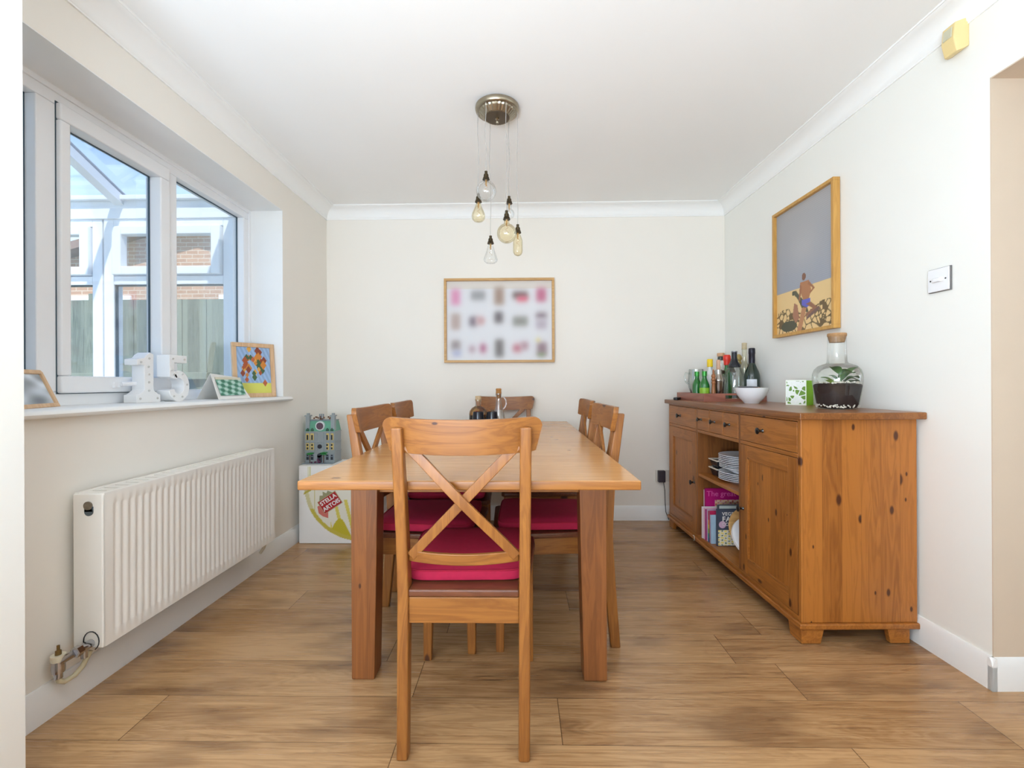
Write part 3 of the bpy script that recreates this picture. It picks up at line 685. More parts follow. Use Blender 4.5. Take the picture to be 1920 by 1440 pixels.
r_.box(.0, .02, .640, .650, .731, .856).box(.0, .02, .804, .816, .731, .856)
obj('front_rail', r_, sb_front, sb, .0015)
obj('compartment_floor', MB().box(.02, SD - .01, .483, .975, .716, .731), sb_in, sb)
top = MB().box(-.022, SD + .012, -.032, SL_ + .03, ST, .893)
obj('worktop', top, sb_top, sb, .004)
pl = MB().box(-.012, SD + .004, -.012, SL_ + .012, .060, .082); obj('plinth_moulding', pl, sb_front, sb, .005)
for (y0, y1) in ((0, 1), (1, 0)):
    for xx in (0, 1):
        w2 = .088; y_a = .0 if y0 == 0 else SL_
        s_ = 1 if y0 == 0 else -1
        # L-shaped bracket foot: front board and side board, both tapering to the floor
        xa, xb = (0, 1) if xx == 0 else (SD - .03, -1)
        f = MB()
        f.prism([(xa, .06), (xa + xb * w2, .06), (xa + xb * (w2 - .014), .002), (xa, .002)], y_a, y_a + s_ * .022, 'Y')
        f.prism([(y_a + s_ * .0225, .06), (y_a + s_ * w2, .06), (y_a + s_ * (w2 - .014), .002), (y_a + s_ * .0225, .002)], xa, xa + xb * .022, 'X')
        obj('foot', f, sb_front, sb, .002)
def knob(parent, y, z, r=.0145):
    obj('knob', MB().lathe([(0, -.030), (r * .5, -.0295), (r, -.0265), (r * 1.02, -.0235), (r * .6, -.018), (r * .36, -.012), (r * .4, -.004), (r * .62, 0), (0, 0)], 20, (-.003, y, z), 'X'), pewter, parent, smooth=True)
def drawer(y0, y1, ky):
    d = obj('drawer', MB().box(-.001, .018, y0 + .002, y1 - .002, .733, .854).box(.018, .30, y0 + .008, y0 + .016, .735, .84).box(.018, .30, y1 - .016, y1 - .008, .735, .84), sb_front, sb, .0015)
    knob(d, ky, .795, .0145 if y1 - y0 > .3 else .0125)
drawer(.02, .463, .262); drawer(.483, .640, .570); drawer(.650, .804, .740); drawer(.816, .975, .915); drawer(.995, SL_ - .02, 1.245)
def door(y0, y1, hinge_near, ky, kz):
    z0, z1 = .103, .712; w2 = .062
    d = obj('door', MB().box(.007, .015, y0 + w2 - .004, y1 - w2 + .004, z0 + w2 - .004, z1 - w2 + .004), sb_door, sb)
    for (a, b_) in ((y0 + .002, y0 + w2), (y1 - w2, y1 - .002)): obj('stile', MB().box(-.001, .019, a, b_, z0, z1), sb_door, d, .0015)
    for (a, b_) in ((z1 - w2, z1), (z0, z0 + w2 + .01)): obj('rail', MB().box(-.001, .019, y0 + w2, y1 - w2, a, b_), sb_front, d, .0015)
    mo = MB()
    a, b_, c_, e = y0 + w2, y1 - w2, z0 + w2 + .01, z1 - w2
    mo.box(.001, .008, a, a + .005, c_, e).box(.001, .008, b_ - .005, b_, c_, e).box(.001, .008, a + .005, b_ - .005, e - .005, e).box(.001, .008, a + .005, b_ - .005, c_, c_ + .005)
    obj('panel_moulding', mo, sb_front, d, .001)
    knob(d, ky, kz)
door(.02, .463, True, .436, .405); door(.995, SL_ - .02, False, 1.022, .405)
sbm = Matrix.Translation((SX, SY, 0)) @ Matrix.Rotation(WA, 4, 'Z')
def SBW(x, y, z): return tuple(sbm @ Vector((x, y, z)))   # sideboard-local to world

# ---- on the upper shelf: plates and two black dishes
SZ = .470
pc = SBW(.150, .725, SZ); z = SZ
plate_prof = [(0, .0), (.075, .0), (.078, .003), (.120, .014), (.128, .0175), (.127, .0195), (.118, .0175), (.080, .0065), (0, .0055)]
bowl_prof = [(0, 0), (.055, 0), (.058, .003), (.105, .028), (.124, .034), (.123, .036), (.104, .032), (.06, .008), (0, .006)]
p0 = obj('plate', MB().lathe(plate_prof, 40), china, smooth=True); b0 = obj('soup_plate', MB().lathe(bowl_prof, 40), china, smooth=True)
seq = ['p'] * 5 + ['b'] * 3 + ['p'] * 5
for i, k in enumerate(seq):
    src = p0 if k == 'p' else b0
    first = (k == 'p' and i == 0) or (k == 'b' and i == 5)
    q = src if first else copy_tree(src)
    q.location = (pc[0], pc[1], z + .0002)
    z += (.0092 if k == 'p' else .0085)
    if i == 4: z += .002
    if i == 7: z += .019
    if i < 5: tag(q, 'white plate in the lower part of the stack on the sideboard shelf', 'plate', 'lower plates of the shelf stack')
    elif i < 8: tag(q, 'white deep plate in the middle of the stack on the sideboard shelf', 'plate', 'deep plates in the shelf stack')
    elif i < 12: tag(q, 'white plate just under the topmost one of the shelf stack', 'plate', 'upper plates of the shelf stack')
    else: tag(q, 'topmost white plate of the stack on the sideboard shelf', 'plate')
for i in range(2):
    t = thing('baking_dish', ['lower black dish with cream rim beside the plate stack', 'upper black dish with cream rim stacked beside the plates'][i], 'dish', SBW(.115, .90, SZ + .0005 + i * .048), WA, 'black dishes on the shelf')
    obj('dish_body', MB().hexa([(-.05, -.05, 0), (.05, -.05, 0), (.05, .03, 0), (-.05, .03, 0), (-.06, -.06, .04), (.06, -.06, .04), (.06, .04, .04), (-.06, .04, .04)]), black_gl, t, .006)
    r_ = MB().box(-.065, .065, -.065, -.056, .041, .048).box(-.065, .065, .036, .045, .041, .048).box(-.065, -.056, -.056, .036, .041, .048).box(.056, .065, -.056, .036, .041, .048)
    obj('rim', r_, M('cream_glaze', (226, 216, 200), .3) if i == 0 else bpy.data.materials['cream_glaze'], t, .002)

# ---- lower compartment: books and magazines
BZ = .1003
def book(label, x0, y0, th, depth, h, cover, spine, pages=(238, 232, 220), lean=0, name='book', group='books in the sideboard', extra=None):
    """x0,y0 sideboard-local: spine faces the room (-x), thickness runs along y"""
    t = thing(name, label, name if name != 'book' else 'book', SBW(x0, y0, BZ), WA, group)
    cm = M('cover_%d_%d_%d' % cover, cover, .45, noise=.06, nscale=30); sm = M('spine_%d_%d_%d' % spine, spine, .45, noise=.06, nscale=30)
    c = .0015
    if lean: t.rotation_euler = (R(lean), 0, WA)
    obj('cover', MB().box(0, depth, 0, c, 0, h).box(0, depth, th - c, th, 0, h), cm, t)
    obj('spine', MB().box(-.0012, .0, 0, th, 0, h), sm, t)
    box('pages', (.0005, depth - .004, c, th - c, .003, h - .003), M('paper', pages, .8) if 'paper' not in bpy.data.materials else bpy.data.materials['paper'], t)
    if extra: extra(t, depth, h, th)
    return t
ink = M('white_ink', (235, 235, 232), .5); inkp = M('pink_ink', (232, 110, 180), .5)
mwf = lambda x, z, off=-.0006: Matrix.Translation((x, off, z)) @ Matrix.Rotation(R(90), 4, 'X')
def ex_mag(t, d, h, th):
    text('title', 'The great', .044, inkp, t, mwf(d * .38, h - .030))
    def f(u, v): 
        s = math.sin(u * 40) * math.sin(v * 30 + u * 9)
        return (235, 205, 150) if s > .1 else ((200, 90, 60) if s < -.55 else (225, 180, 190))
    printed('cover_photo', d * .75, .12, 40, 20, f, t, Matrix.Translation((d * .22, -.0007, h - .185)) @ Matrix.Rotation(R(90), 4, 'X'))
def ex_cook(t, d, h, th):
    text('title', 'VEGETARIAN', .026, ink, t, mwf(d * .52, h - .026), bold=.0004, spacing=1.1)
    text('title', 'FAMILY', .040, ink, t, mwf(d * .46, h - .056), bold=.0008, spacing=1.1)
    text('title', 'COOKBOOK', .024, ink, t, mwf(d * .48, h - .084), bold=.0004, spacing=1.1)
    def f(u, v):
        s = math.sin(u * 33 + 1) * math.sin(v * 21 + u * 6)
        return (236, 220, 120) if s > .2 else ((90, 120, 60) if s < -.6 else (240, 236, 226))
    printed('cover_photo', d * .96, h * .42, 40, 24, f, t, Matrix.Translation((d * .02, -.0007, .004)) @ Matrix.Rotation(R(90), 4, 'X'))
    obj('badge', MB().lathe([(0, 0), (.020, 0), (.020, .0006), (0, .0006)], 24, (.028, -.0012, h - .085), 'Y'), M('badge_ink', (214, 180, 206), .5), t)
def ex_grey(t, d, h, th):
    def f(u, v): return (70, 74, 78) if (u < .03 or v > .975) else ((188, 196, 192) if v > .86 else ((90, 120, 80) if math.sin(u * 30) * math.sin(v * 25) > .2 else (150, 165, 150)))
    printed('cover_photo', d * .98, h * .98, 50, 40, f, t, Matrix.Translation((d * .01, -.0007, h * .01)) @ Matrix.Rotation(R(90), 4, 'X'))
def ex_rain(t, d, h, th):
    cols = [(20, 90, 140), (20, 150, 150), (150, 200, 60), (240, 220, 60), (240, 150, 50), (215, 40, 90), (200, 20, 60)]
    printed('spine_art', th, h, 2, 40, lambda u, v: cols[min(6, int(v * 7))], t, frame3((-.0018, th, 0), (0, -1, 0), (0, 0, 1)))
book('slim white book, farthest at the left edge of the sideboard books', .030, .952, .010, .16, .275, (232, 226, 230), (236, 230, 234))
book('tall magenta book with pale title standing at the back of the books', .030, .934, .016, .24, .285, (190, 14, 116), (186, 12, 110), extra=ex_mag)
book('short white and orange booklet with white spine among the sideboard books', .004, .916, .015, .15, .182, (238, 232, 234), (240, 226, 230))
book('short pale pink booklet beside the white and orange one', .008, .900, .013, .15, .180, (236, 196, 210), (236, 190, 206))
book('short magenta spined book in the row of sideboard books', .010, .882, .014, .15, .176, (184, 50, 130), (176, 40, 124))
book('short lilac spined book in the row of sideboard books', .012, .864, .013, .15, .180, (206, 186, 214), (204, 184, 212))
book('rainbow striped spine book in the row of sideboard books', .012, .844, .014, .15, .178, (200, 40, 90), (60, 150, 150), extra=ex_rain)
book('pale blue spined book in the row of sideboard books', .014, .824, .013, .15, .160, (176, 204, 226), (176, 204, 226))
book('tall grey framed cover book leaning behind the vegetarian cookbook', .040, .802, .010, .22, .225, (92, 98, 102), (84, 88, 92), extra=ex_grey)
book('dark slate vegetarian cookbook with a food photo on its cover, front of the books', .030, .784, .014, .21, .205, (72, 80, 98), (70, 78, 96), extra=ex_cook)
# round wooden board and white cake stand leaning there
t = thing('round_board', 'round pale wooden board leaning against the cookbook in the sideboard', 'board', SBW(.190, .715, BZ + .110), 0)
t.rotation_euler = (R(90 - 32), 0, WA)
obj('disc', MB().lathe([(0, -.008), (.122, -.008), (.126, -.004), (.126, .004), (.122, .008), (0, .008)], 48), wood('pale_board', (226, 180, 116), (196, 146, 84), axis='X', across='Y', stave=.05), t, smooth=True)
t = thing('cake_stand', 'white dish with a raised foot leaning on the round wooden board', 'dish', SBW(.155, .600, BZ + .103), 0)
t.rotation_euler = (R(45), 0, WA)
obj('dish', MB().lathe([(0, .0), (.110, .0), (.124, -.010), (.127, -.008), (.124, .004), (.112, .010), (.03, .008), (0, .008)], 48), china, t, smooth=True)
obj('foot', MB().lathe([(0, .006), (.040, .008), (.026, .022), (.030, .034), (.032, .036), (0, .036)], 32), china, t, smooth=True)
for a in (200, 260, 320): obj('peg', MB().sphere((.100 * math.cos(R(a)), .100 * math.sin(R(a)), .014), .010, 10, 6), china, t, smooth=True)
tag(obj('string_loop', MB().tube([SBW(-.014, 1.005 + .012 * math.cos(a), .073 + .016 * math.sin(a)) for a in [R(q) for q in range(40, 300, 20)]], .0022, 6), M('white_string', (214, 206, 190), .8), smooth=True), 'small loop of white string hanging off the sideboard plinth', 'string')

# ---- worktop items
TZ = .8932
tr_ang = R(3)
tray = thing('serving_tray', 'reddish wooden serving tray holding the bottles on the sideboard', 'tray', (1.122, 2.83, TZ), tr_ang)
TWd, TLn = .393, .42
obj('base_board', MB().box(.0, TWd, 0, TLn, 0, .008), tray_m, tray)
obj('side_wall', MB().box(0, .012, .012, TLn - .012, .008, .050), wood('reddish_tray_side', (166, 106, 88), (110, 62, 50), axis='Y', across='Z'), tray, .002)
obj('side_wall', MB().box(TWd - .012, TWd, .012, TLn - .012, .008, .050), bpy.data.materials['reddish_tray_side'], tray, .002)
for y in (0, TLn - .012):
    e = MB().box(0, .135, y, y + .012, .008, .050).box(TWd - .135, TWd, y, y + .012, .008, .050).box(.135, TWd - .135, y, y + .012, .008, .018).box(.135, TWd - .135, y, y + .012, .038, .050)
    obj('end_wall', e, tray_m, tray, .0015)
TF = TZ + .0085
def bottle(name, label, x, y, prof, mat, z=TF, cap=None, labelp=None, group=None, liquid=None, seg=28, cat='bottle'):
    t = thing(name, label, cat, (x, y, z), 0, group)
    obj('glass_body' if mat in (clear, clear_thick, green_gl, dkgreen_gl, amber) else 'body', MB().lathe(prof, seg), mat, t, smooth=True)
    for (nm, pr, m_) in (cap or []): obj(nm, MB().lathe(pr, seg), m_, t, smooth=True)
    for (nm, pr, m_) in (labelp or []): obj(nm, MB().lathe(pr, seg, closed=False), m_, t, smooth=True)
    return t
def bp(r, h, hs_, rn, hn, base=.003):
    """bottle profile: body radius r to height hs_, shoulder, neck radius rn up to h"""
    p = [(0, .0), (r - .004, 0), (r, .004), (r, hs_)]
    for i in range(1, 7):
        k = i / 6; p.append((rn + (r - rn) * (1 + math.cos(math.pi * k)) / 2, hs_ + (hn - hs_) * k))
    return p + [(rn, h - .012), (rn + .002, h - .011), (rn + .002, h), (rn - .002, h), (0, h)]
# glass jug
t = thing('glass_jug', 'clear round glass jug with a handle, leftmost on the tray', 'jug', (1.190, 3.13, TF))
obj('bowl', MB().lathe([(0, 0), (.022, 0), (.026, .004), (.034, .03), (.05, .08), (.055, .12), (.05, .17), (.046, .20), (.044, .20), (.048, .17), (.053, .12), (.048, .08), (.03, .03), (0, .008)], 32), clear_thick, t, smooth=True)
obj('handle', MB().tube([(-.046, 0, .17), (-.07, 0, .175), (-.078, 0, .15), (-.07, 0, .115), (-.052, 0, .10)], .006, 10), clear_thick, t, smooth=True)
gp = bp(.030, .178, .085, .013, .145)
lab_g = M('lime_label', (150, 200, 50), .5, noise=.2, nscale=60); capg = M('green_cap', (60, 150, 60), .3, .4)
bottle('beer_bottle', 'small green bottle, the one half hidden behind the other beside the glass jug', 1.163, 3.045, gp, green_gl, cap=[('neck_foil', [(.0145, .15), (.0155, .151), (.0155, .181), (0, .181)], capg)], group='small green bottles on the tray')
bottle('beer_bottle', 'small green bottle with lime label, in front at the left of the tray', 1.170, 2.94, gp, green_gl, cap=[('neck_foil', [(.0145, .15), (.0155, .151), (.0155, .181), (0, .181)], capg)], labelp=[('paper_label', [(.0304, .02), (.0306, .021), (.0306, .075), (.0304, .076)], lab_g)], group='small green bottles on the tray')
bottle('spirit_bottle', 'slim pale bottle with a bright yellow cap on the tray', 1.262, 3.08, bp(.026, .235, .16, .012, .20), M('frosted_white_glass', (228, 230, 228), .25), cap=[('yellow_cap', [(.0165, .213), (.0185, .215), (.0185, .262), (.016, .265), (0, .265)], M('yellow_cap', (240, 204, 30), .35))])
bottle('wooden_muddler', 'turned wooden muddler standing at the front of the tray', 1.204, 2.885, [(0, 0), (.013, 0), (.014, .02), (.011, .06), (.009, .10), (.012, .106), (.012, .112), (.009, .118), (.013, .124), (.013, .132), (.009, .138), (.013, .145), (.012, .155), (.006, .165), (.006, .175), (.004, .19), (0, .192)], wood('walnut_muddler', (176, 112, 66), (110, 64, 34), axis='Z', across='X'), cat='muddler')
t = bottle('cocktail_shaker', 'steel cocktail shaker standing at the front of the tray', 1.250, 2.92, [(0, 0), (.024, 0), (.026, .006), (.036, .115), (.0375, .12), (.0375, .126), (.034, .132), (.022, .160), (.021, .165), (.020, .19), (.0, .192)], steel, cat='shaker')
obj('wooden_top', MB().lathe([(.010, .19), (.0125, .195), (.0125, .245), (.010, .252), (0, .252)], 20), M('pinkish_wood', (226, 180, 150), .5, noise=.15), t, smooth=True)
bottle('liquor_bottle', 'clear bottle with a flat wooden stopper behind the cocktail shaker', 1.380, 3.185, bp(.036, .285, .17, .018, .22), clear, cap=[('stopper', [(.022, .288), (.024, .290), (.024, .310), (.022, .312), (0, .312)], M('wood_stopper', (206, 160, 120), .5)), ('neck_band', [(.019, .262), (.0205, .263), (.0205, .286), (0, .286)], M('dark_neck_band', (60, 70, 60), .4))])
bottle('storage_jar', 'small clear jar with a dark lid behind the cocktail shaker', 1.297, 3.01, [(0, 0), (.027, 0), (.030, .004), (.030, .15), (.026, .165), (0, .165)], clear_thick, cap=[('lid', [(.029, .166), (.031, .168), (.031, .186), (.029, .188), (0, .188)], M('dark_lid', (70, 56, 40), .4, .3)), ('paper_label', [(.0304, .10), (.0306, .101), (.0306, .14), (.0304, .141)], M('cream_label', (230, 222, 204), .6))], cat='jar')
bottle('wine_bottle', 'green bottle with red sealing wax over its neck on the tray', 1.383, 3.10, bp(.036, .265, .14, .014, .21), green_gl, cap=[('red_wax', [(.016, .225), (.019, .228), (.020, .250), (.024, .262), (.024, .285), (.018, .294), (0, .295)], M('red_sealing_wax', (226, 56, 40), .35))])
bottle('wine_bottle', 'dark bottle with burgundy capsule between the red-waxed bottle and the glass flagon', 1.446, 3.172, bp(.030, .268, .17, .014, .22), dkgreen_gl, cap=[('burgundy_capsule', [(.0155, .225), (.0165, .226), (.0165, .270), (0, .270)], M('burgundy_foil', (124, 20, 40), .35, .3))])
t = bottle('glass_flagon', 'large clear glass flagon with black screw top in the middle of the tray', 1.363, 2.95, [(0, 0), (.050, 0), (.054, .006), (.056, .09), (.056, .165), (.050, .190), (.036, .205), (.030, .215), (.0, .216)], clear_thick)
obj('black_top', MB().lathe([(.034, .205), (.038, .208), (.036, .222), (.026, .236), (.020, .250), (.0165, .262), (.0165, .300), (.015, .304), (0, .304)], 28), black_gl, t, smooth=True)
obj('ring_collar', MB().lathe([(.017, .300), (.0178, .301), (.0178, .308), (0, .308)], 24), M('pewter_collar', (150, 150, 156), .3, .8), t, smooth=True)
bottle('liquor_bottle', 'ornate gold topped bottle just behind the glass flagon', 1.452, 3.08, bp(.026, .24, .15, .014, .20), clear, cap=[('gold_stopper', [(.012, .225), (.018, .24), (.014, .252), (.022, .268), (.018, .284), (.008, .296), (0, .298)], M('gold_stopper', (206, 180, 110), .3, .5, noise=.3, nscale=80))])
bottle('liquor_bottle', 'tall clear glass bottle with a pale cork, left of the champagne bottle', 1.446, 2.99, bp(.029, .33, .2, .0145, .25), thin_glass('pale_straw_glass', (250, 249, 238), 1, .06), cap=[('cork', [(.0125, .322), (.0155, .332), (.0155, .362), (.014, .364), (0, .364)], M('pale_cork', (214, 196, 160), .8, noise=.2, nscale=90))])
t = bottle('champagne_bottle', 'dark green champagne bottle with white label, right end of the tray', 1.440, 2.882, bp(.046, .312, .14, .0155, .25), dkgreen_gl, cap=[('dark_foil', [(.0162, .225), (.0185, .226), (.0180, .285), (.0195, .288), (.0190, .318), (.016, .322), (0, .322)], M('dark_foil', (40, 38, 48), .35, .4))])
lbm = MB()
vs = []; N = 10
for j, z in enumerate((.080, .128)):
    for i in range(N + 1):
        a = R(-155) + R(75) * i / N; vs.append((.0464 * math.cos(a), .0464 * math.sin(a), z))
lbm.add(vs, [(i, i + 1, N + 2 + i, N + 1 + i) for i in range(N)])
obj('paper_label', lbm, M('white_label', (226, 232, 240), .5, noise=.1, nscale=80), t, smooth=True)
tag(obj('walnut', MB().sphere((1.258, 2.864, TF + .0125), .0125, 12, 8, (1, 1, .95)), M('brown_nutshell', (136, 92, 60), .7, noise=.3, nscale=90), smooth=True), 'small brown nut at the front of the tray beside the shaker foot', 'nut')
# bowl in front of the tray
BX, BY = 1.292, 2.59
t = thing('serving_bowl', 'white china bowl in front of the tray on the sideboard', 'bowl', (BX, BY, TZ))
obj('bowl', MB().lathe([(0, 0), (.037, 0), (.039, .003), (.044, .010), (.060, .026), (.073, .046), (.082, .068), (.087, .084), (.0875, .087), (.0845, .087), (.079, .068), (.069, .046), (.055, .028), (.036, .014), (0, .012)], 44), china, t, smooth=True)
tag(obj('table_knife', MB().tube([(BX - .078, BY - .01, TZ + .0895), (BX, BY + .005, TZ + .091), (BX + .045, BY + .015, TZ + .091)], [.006, .005, .003], 8), M('grey_steel', (120, 120, 126), .3, .8), smooth=True), 'grey metal utensil lying across the white bowl', 'utensil')
tag(obj('ball_ornament', MB().sphere((BX - .066, BY + .012, TZ + .0855), .0085, 12, 8), M('silver_ball', (215, 215, 220), .15, .8), smooth=True), 'tiny silver ball at the left rim of the white bowl', 'ball')
tag(obj('onion', MB().sphere((BX + .045, BY + .035, TZ + .074), .022, 16, 10, (1, 1, .95)), M('peach_skin', (222, 178, 150), .5, noise=.15), smooth=True), 'small peach coloured round item inside the white bowl', 'onion')
# black remote at the far left of the worktop
tag(obj('remote_control', MB().prism([(0, 0), (.014, -.004), (.115, -.002), (.12, .01), (.118, .022), (.02, .03), (.0, .02)], 0, .018, 'Z'), black_m, None, .004), 'black handheld gadget at the far left end of the sideboard top', 'gadget')
bpy.data.objects['remote_control'].location = (1.052, 3.10, TZ); bpy.data.objects['remote_control'].rotation_euler = (0, 0, R(60))
# patterned lantern
t = thing('paper_lantern', 'green box lantern with white lace-cut front beside the terrarium', 'lantern', (1.372, 2.40, TZ), R(-52))
grn = M('lime_green_card', (140, 200, 30), .6, noise=.1)
obj('side_panel', MB().box(.094, .096, .0, .085, 0, .125).box(0, .002, .0, .085, 0, .125).box(.002, .094, .083, .085, 0, .125), grn, t)
random.seed(5)
sd = [(random.random(), random.random()) for _ in range(34)]
def lace(u, v):
    if min(u, 1 - u, v, 1 - v) < .045: return (240, 246, 232)
    ds = sorted(((u - a) ** 2 + (1.3 * (v - b_)) ** 2, i) for i, (a, b_) in enumerate(sd))
    e = math.sqrt(ds[1][0]) - math.sqrt(ds[0][0])
    if e < .045: return (240, 244, 238)
    return (110, 150, 60) if ds[0][1] % 3 else (236, 242, 232)
printed('lace_front', .096, .128, 60, 76, lace, t, Matrix.Translation((0, -.0005, 0)) @ Matrix.Rotation(R(90), 4, 'X'))
box('front_panel', (0, .096, .0, .002, 0, .128), M('white_card', (240, 244, 236), .6), t)

# terrarium
JX, JY = 1.376, 2.02
JK = .82   # jar scale
t = thing('terrarium', 'large glass bottle terrarium with cork stopper and dark soil on the sideboard', 'terrarium', (JX, JY, TZ))
jp = [(0, 0), (.078, 0), (.088, .004), (.096, .02), (.106, .07), (.112, .115), (.1135, .13), (.112, .15), (.104, .170), (.088, .185), (.066, .193), (.050, .198), (.0455, .206), (.0435, .24), (.042, .29), (.042, .312)]
jp = [(r_0 * JK, h_0) for r_0, h_0 in jp]
obj('jar', MB().lathe(jp, 56, closed=False), thin_glass('terrarium_glass', (253, 254, 253), 1.0, .045), t, smooth=True)
obj('cork_stopper', MB().lathe([(.026, .288), (.028, .290), (.0335, .312), (.036, .316), (.036, .325), (.034, .328), (0, .328)], 36), cork_m, t, smooth=True)
soil_m = M('dark_soil', (50, 34, 32), .9, noise=.5, nscale=60, bump=.6)
sv = MB().lathe([(q * .82, w) for q, w in [(0, .004), (.074, .004), (.084, .008), (.092, .022), (.102, .07), (.1085, .102), (.100, .108), (.07, .112), (.03, .106), (0, .110)]], 40)
so = obj('soil', sv, soil_m, t, smooth=True); so['kind'] = 'stuff'
random.seed(11)
pb = MB()
for i in range(90):
    a = random.uniform(0, 6.283); r = random.uniform(.0725, .077); pb.sphere((r * math.cos(a), r * math.sin(a), random.uniform(.008, .020)), .0035, 6, 4)
for i in range(90):
    a = random.uniform(0, 6.283); r = random.uniform(.02, .085); pb.sphere((r * math.cos(a), r * math.sin(a), .112 + random.uniform(-.002, .004)), random.uniform(.003, .006), 6, 4)
pe = obj('white_gravel', pb, M('white_gravel', (224, 218, 204), .7), t, smooth=True); pe['kind'] = 'stuff'
pl_ = thing('jar_plant', 'green leafy plants growing inside the glass terrarium', 'plant', (JX, JY, TZ + .105))
leaf_m = M('dark_green_leaf', (84, 140, 50), .4, noise=.35, nscale=25); leaf_l = M('light_green_leaf', (170, 206, 84), .45, noise=.25, nscale=25)
def leaf(base, tip, w2, mat, sag=.01):
    b_, tp = Vector(base), Vector(tip); b_.x *= .84; b_.y *= .84; tp.x *= .84; tp.y *= .84; tp.z += .006; w2 *= 1.15; d = tp - b_; side = d.cross(Vector((0, 0, 1))).normalized(); vs = []; n = 8
    for i in range(n + 1):
        k = i / n; c_ = b_ + d * k + Vector((0, 0, sag * math.sin(math.pi * k))); ww = w2 * math.sin(math.pi * min(1, k * .93 + .05)) ** .7
        vs += [c_ - side * ww + Vector((0, 0, ww * .25)), c_ + Vector((0, 0, -.001)), c_ + side * ww + Vector((0, 0, ww * .25))]
    fs = [(i * 3 + j, i * 3 + j + 1, (i + 1) * 3 + j + 1, (i + 1) * 3 + j) for i in range(n) for j in (0, 1)]
    obj('leaf', MB().add(vs, fs), mat, pl_, smooth=True)
leaf((.005, -.01, .045), (-.050, -.035, .070), .020, leaf_m, .008)
leaf((.0, -.01, .05), (.055, -.045, .042), .017, leaf_m)
leaf((.02, 0, .02), (.088, -.005, .045), .024, leaf_m)
leaf((.03, -.02, .015), (.092, -.030, .022), .022, leaf_m)
leaf((.03, .0, .03), (.080, .03, .062), .018, leaf_m)
leaf((.01, -.02, .01), (.06, -.06, .016), .016, leaf_m)
leaf((.02, -.01, .02), (.092, -.02, .068), .028, leaf_m)
leaf((.03, -.02, .0), (.092, -.035, .004), .022, leaf_m)
leaf((.02, .02, .03), (.04, -.02, .06), .014, leaf_m)
leaf((-.04, -.04, .006), (-.096, -.020, .026), .018, leaf_l, .006)
leaf((-.05, -.03, .006), (-.085, -.045, .014), .016, leaf_l, .004)
leaf((-.03, -.05, .016), (-.075, -.05, .034), .012, leaf_m, .006)
obj('stem', MB().tube([(.02, 0, 0), (.012, -.005, .03), (.004, -.01, .05)], .0025, 6).tube([(.02, 0, 0), (.04, 0, .02)], .002, 6), leaf_m, pl_, smooth=True)

# ================================================================== ON THE TABLE
TT = .7402
cupp = [(0, 0), (.028, 0), (.031, .003), (.036, .035), (.0365, .055), (.033, .093), (.031, .094), (.033, .055), (.030, .008), (0, .006)]
for i, x in enumerate((-.266, -.179)):
    o = obj('tumbler', MB().lathe(cupp, 32), black_gl, smooth=True) if i == 0 else copy_tree(bpy.data.objects['tumbler'])
    o.location = (x, 2.87, TT)
    tag(o, ['black tumbler on the table directly in front of the round vinegar bottle', 'black tumbler on the table in front of the glass oil jug'][i], 'cup', 'black tumblers on the table')
t = thing('vinegar_bottle', 'round glass bottle of dark vinegar with a cork stopper on the table', 'bottle', (-.276, 2.985, TT))
obj('glass_body', MB().lathe([(0, 0), (.054, 0), (.058, .004), (.060, .05), (.060, .075), (.056, .093), (.042, .112), (.024, .122), (.0185, .128), (.0175, .158), (.021, .160), (.021, .165)], 36, closed=False), thin_glass('bottle_glass', (251, 250, 244), 1, .06), t, smooth=True)
obj('vinegar', MB().lathe([(0, .004), (.052, .004), (.057, .008), (.0585, .05), (.0585, .066), (0, .066)], 36), M('dark_vinegar', (26, 10, 10), .1), t, smooth=True)
obj('vinegar_film', MB().lathe([(.0590, .066), (.0585, .076), (.0545, .092), (.041, .111), (.0235, .121)], 36, closed=False), thin_glass('amber_film', (238, 206, 150), .5, .02), t, smooth=True)
obj('cork', MB().lathe([(.014, .155), (.0165, .166), (.0195, .168), (.0195, .186), (.018, .190), (0, .190)], 24), M('pale_cork_b', (220, 190, 150), .8, noise=.2, nscale=90), t, smooth=True)
obj('wax_seal', MB().sphere((-.006, -.057, .088), .010, 12, 8, (1, .4, .8)), M('red_wax', (170, 16, 36), .4), t, smooth=True)
t = thing('oil_jug', 'conical glass oil jug with handle and cork stopper on the table', 'jug', (-.145, 3.03, TT))
obj('glass_body', MB().lathe([(0, 0), (.042, 0), (.046, .004), (.045, .03), (.034, .08), (.020, .125), (.0165, .16), (.0170, .185), (.021, .20), (.020, .205)], 32, closed=False), thin_glass('jug_glass', (250, 247, 244), 1.2, .2), t, smooth=True)
obj('handle', MB().tube([(.017, 0, .183), (.034, 0, .180), (.048, 0, .160), (.050, 0, .135), (.042, 0, .115), (.028, 0, .100)], .0055, 10), bpy.data.materials['jug_glass'], t, smooth=True)
obj('cork', MB().lathe([(.013, .175), (.0165, .203), (.0185, .205), (.0185, .216), (.0165, .222), (.0185, .226), (.0185, .234), (.015, .238), (0, .238)], 24), M('amber_cork', (196, 134, 64), .6, noise=.3, nscale=90), t, smooth=True)
sp2 = MB().sphere((0, 0, .015), .036, 16, 8, (1, 1, .32)); obj('oil_residue', sp2, thin_glass('pinkish_residue', (240, 224, 220), .4, .03), t, smooth=True)

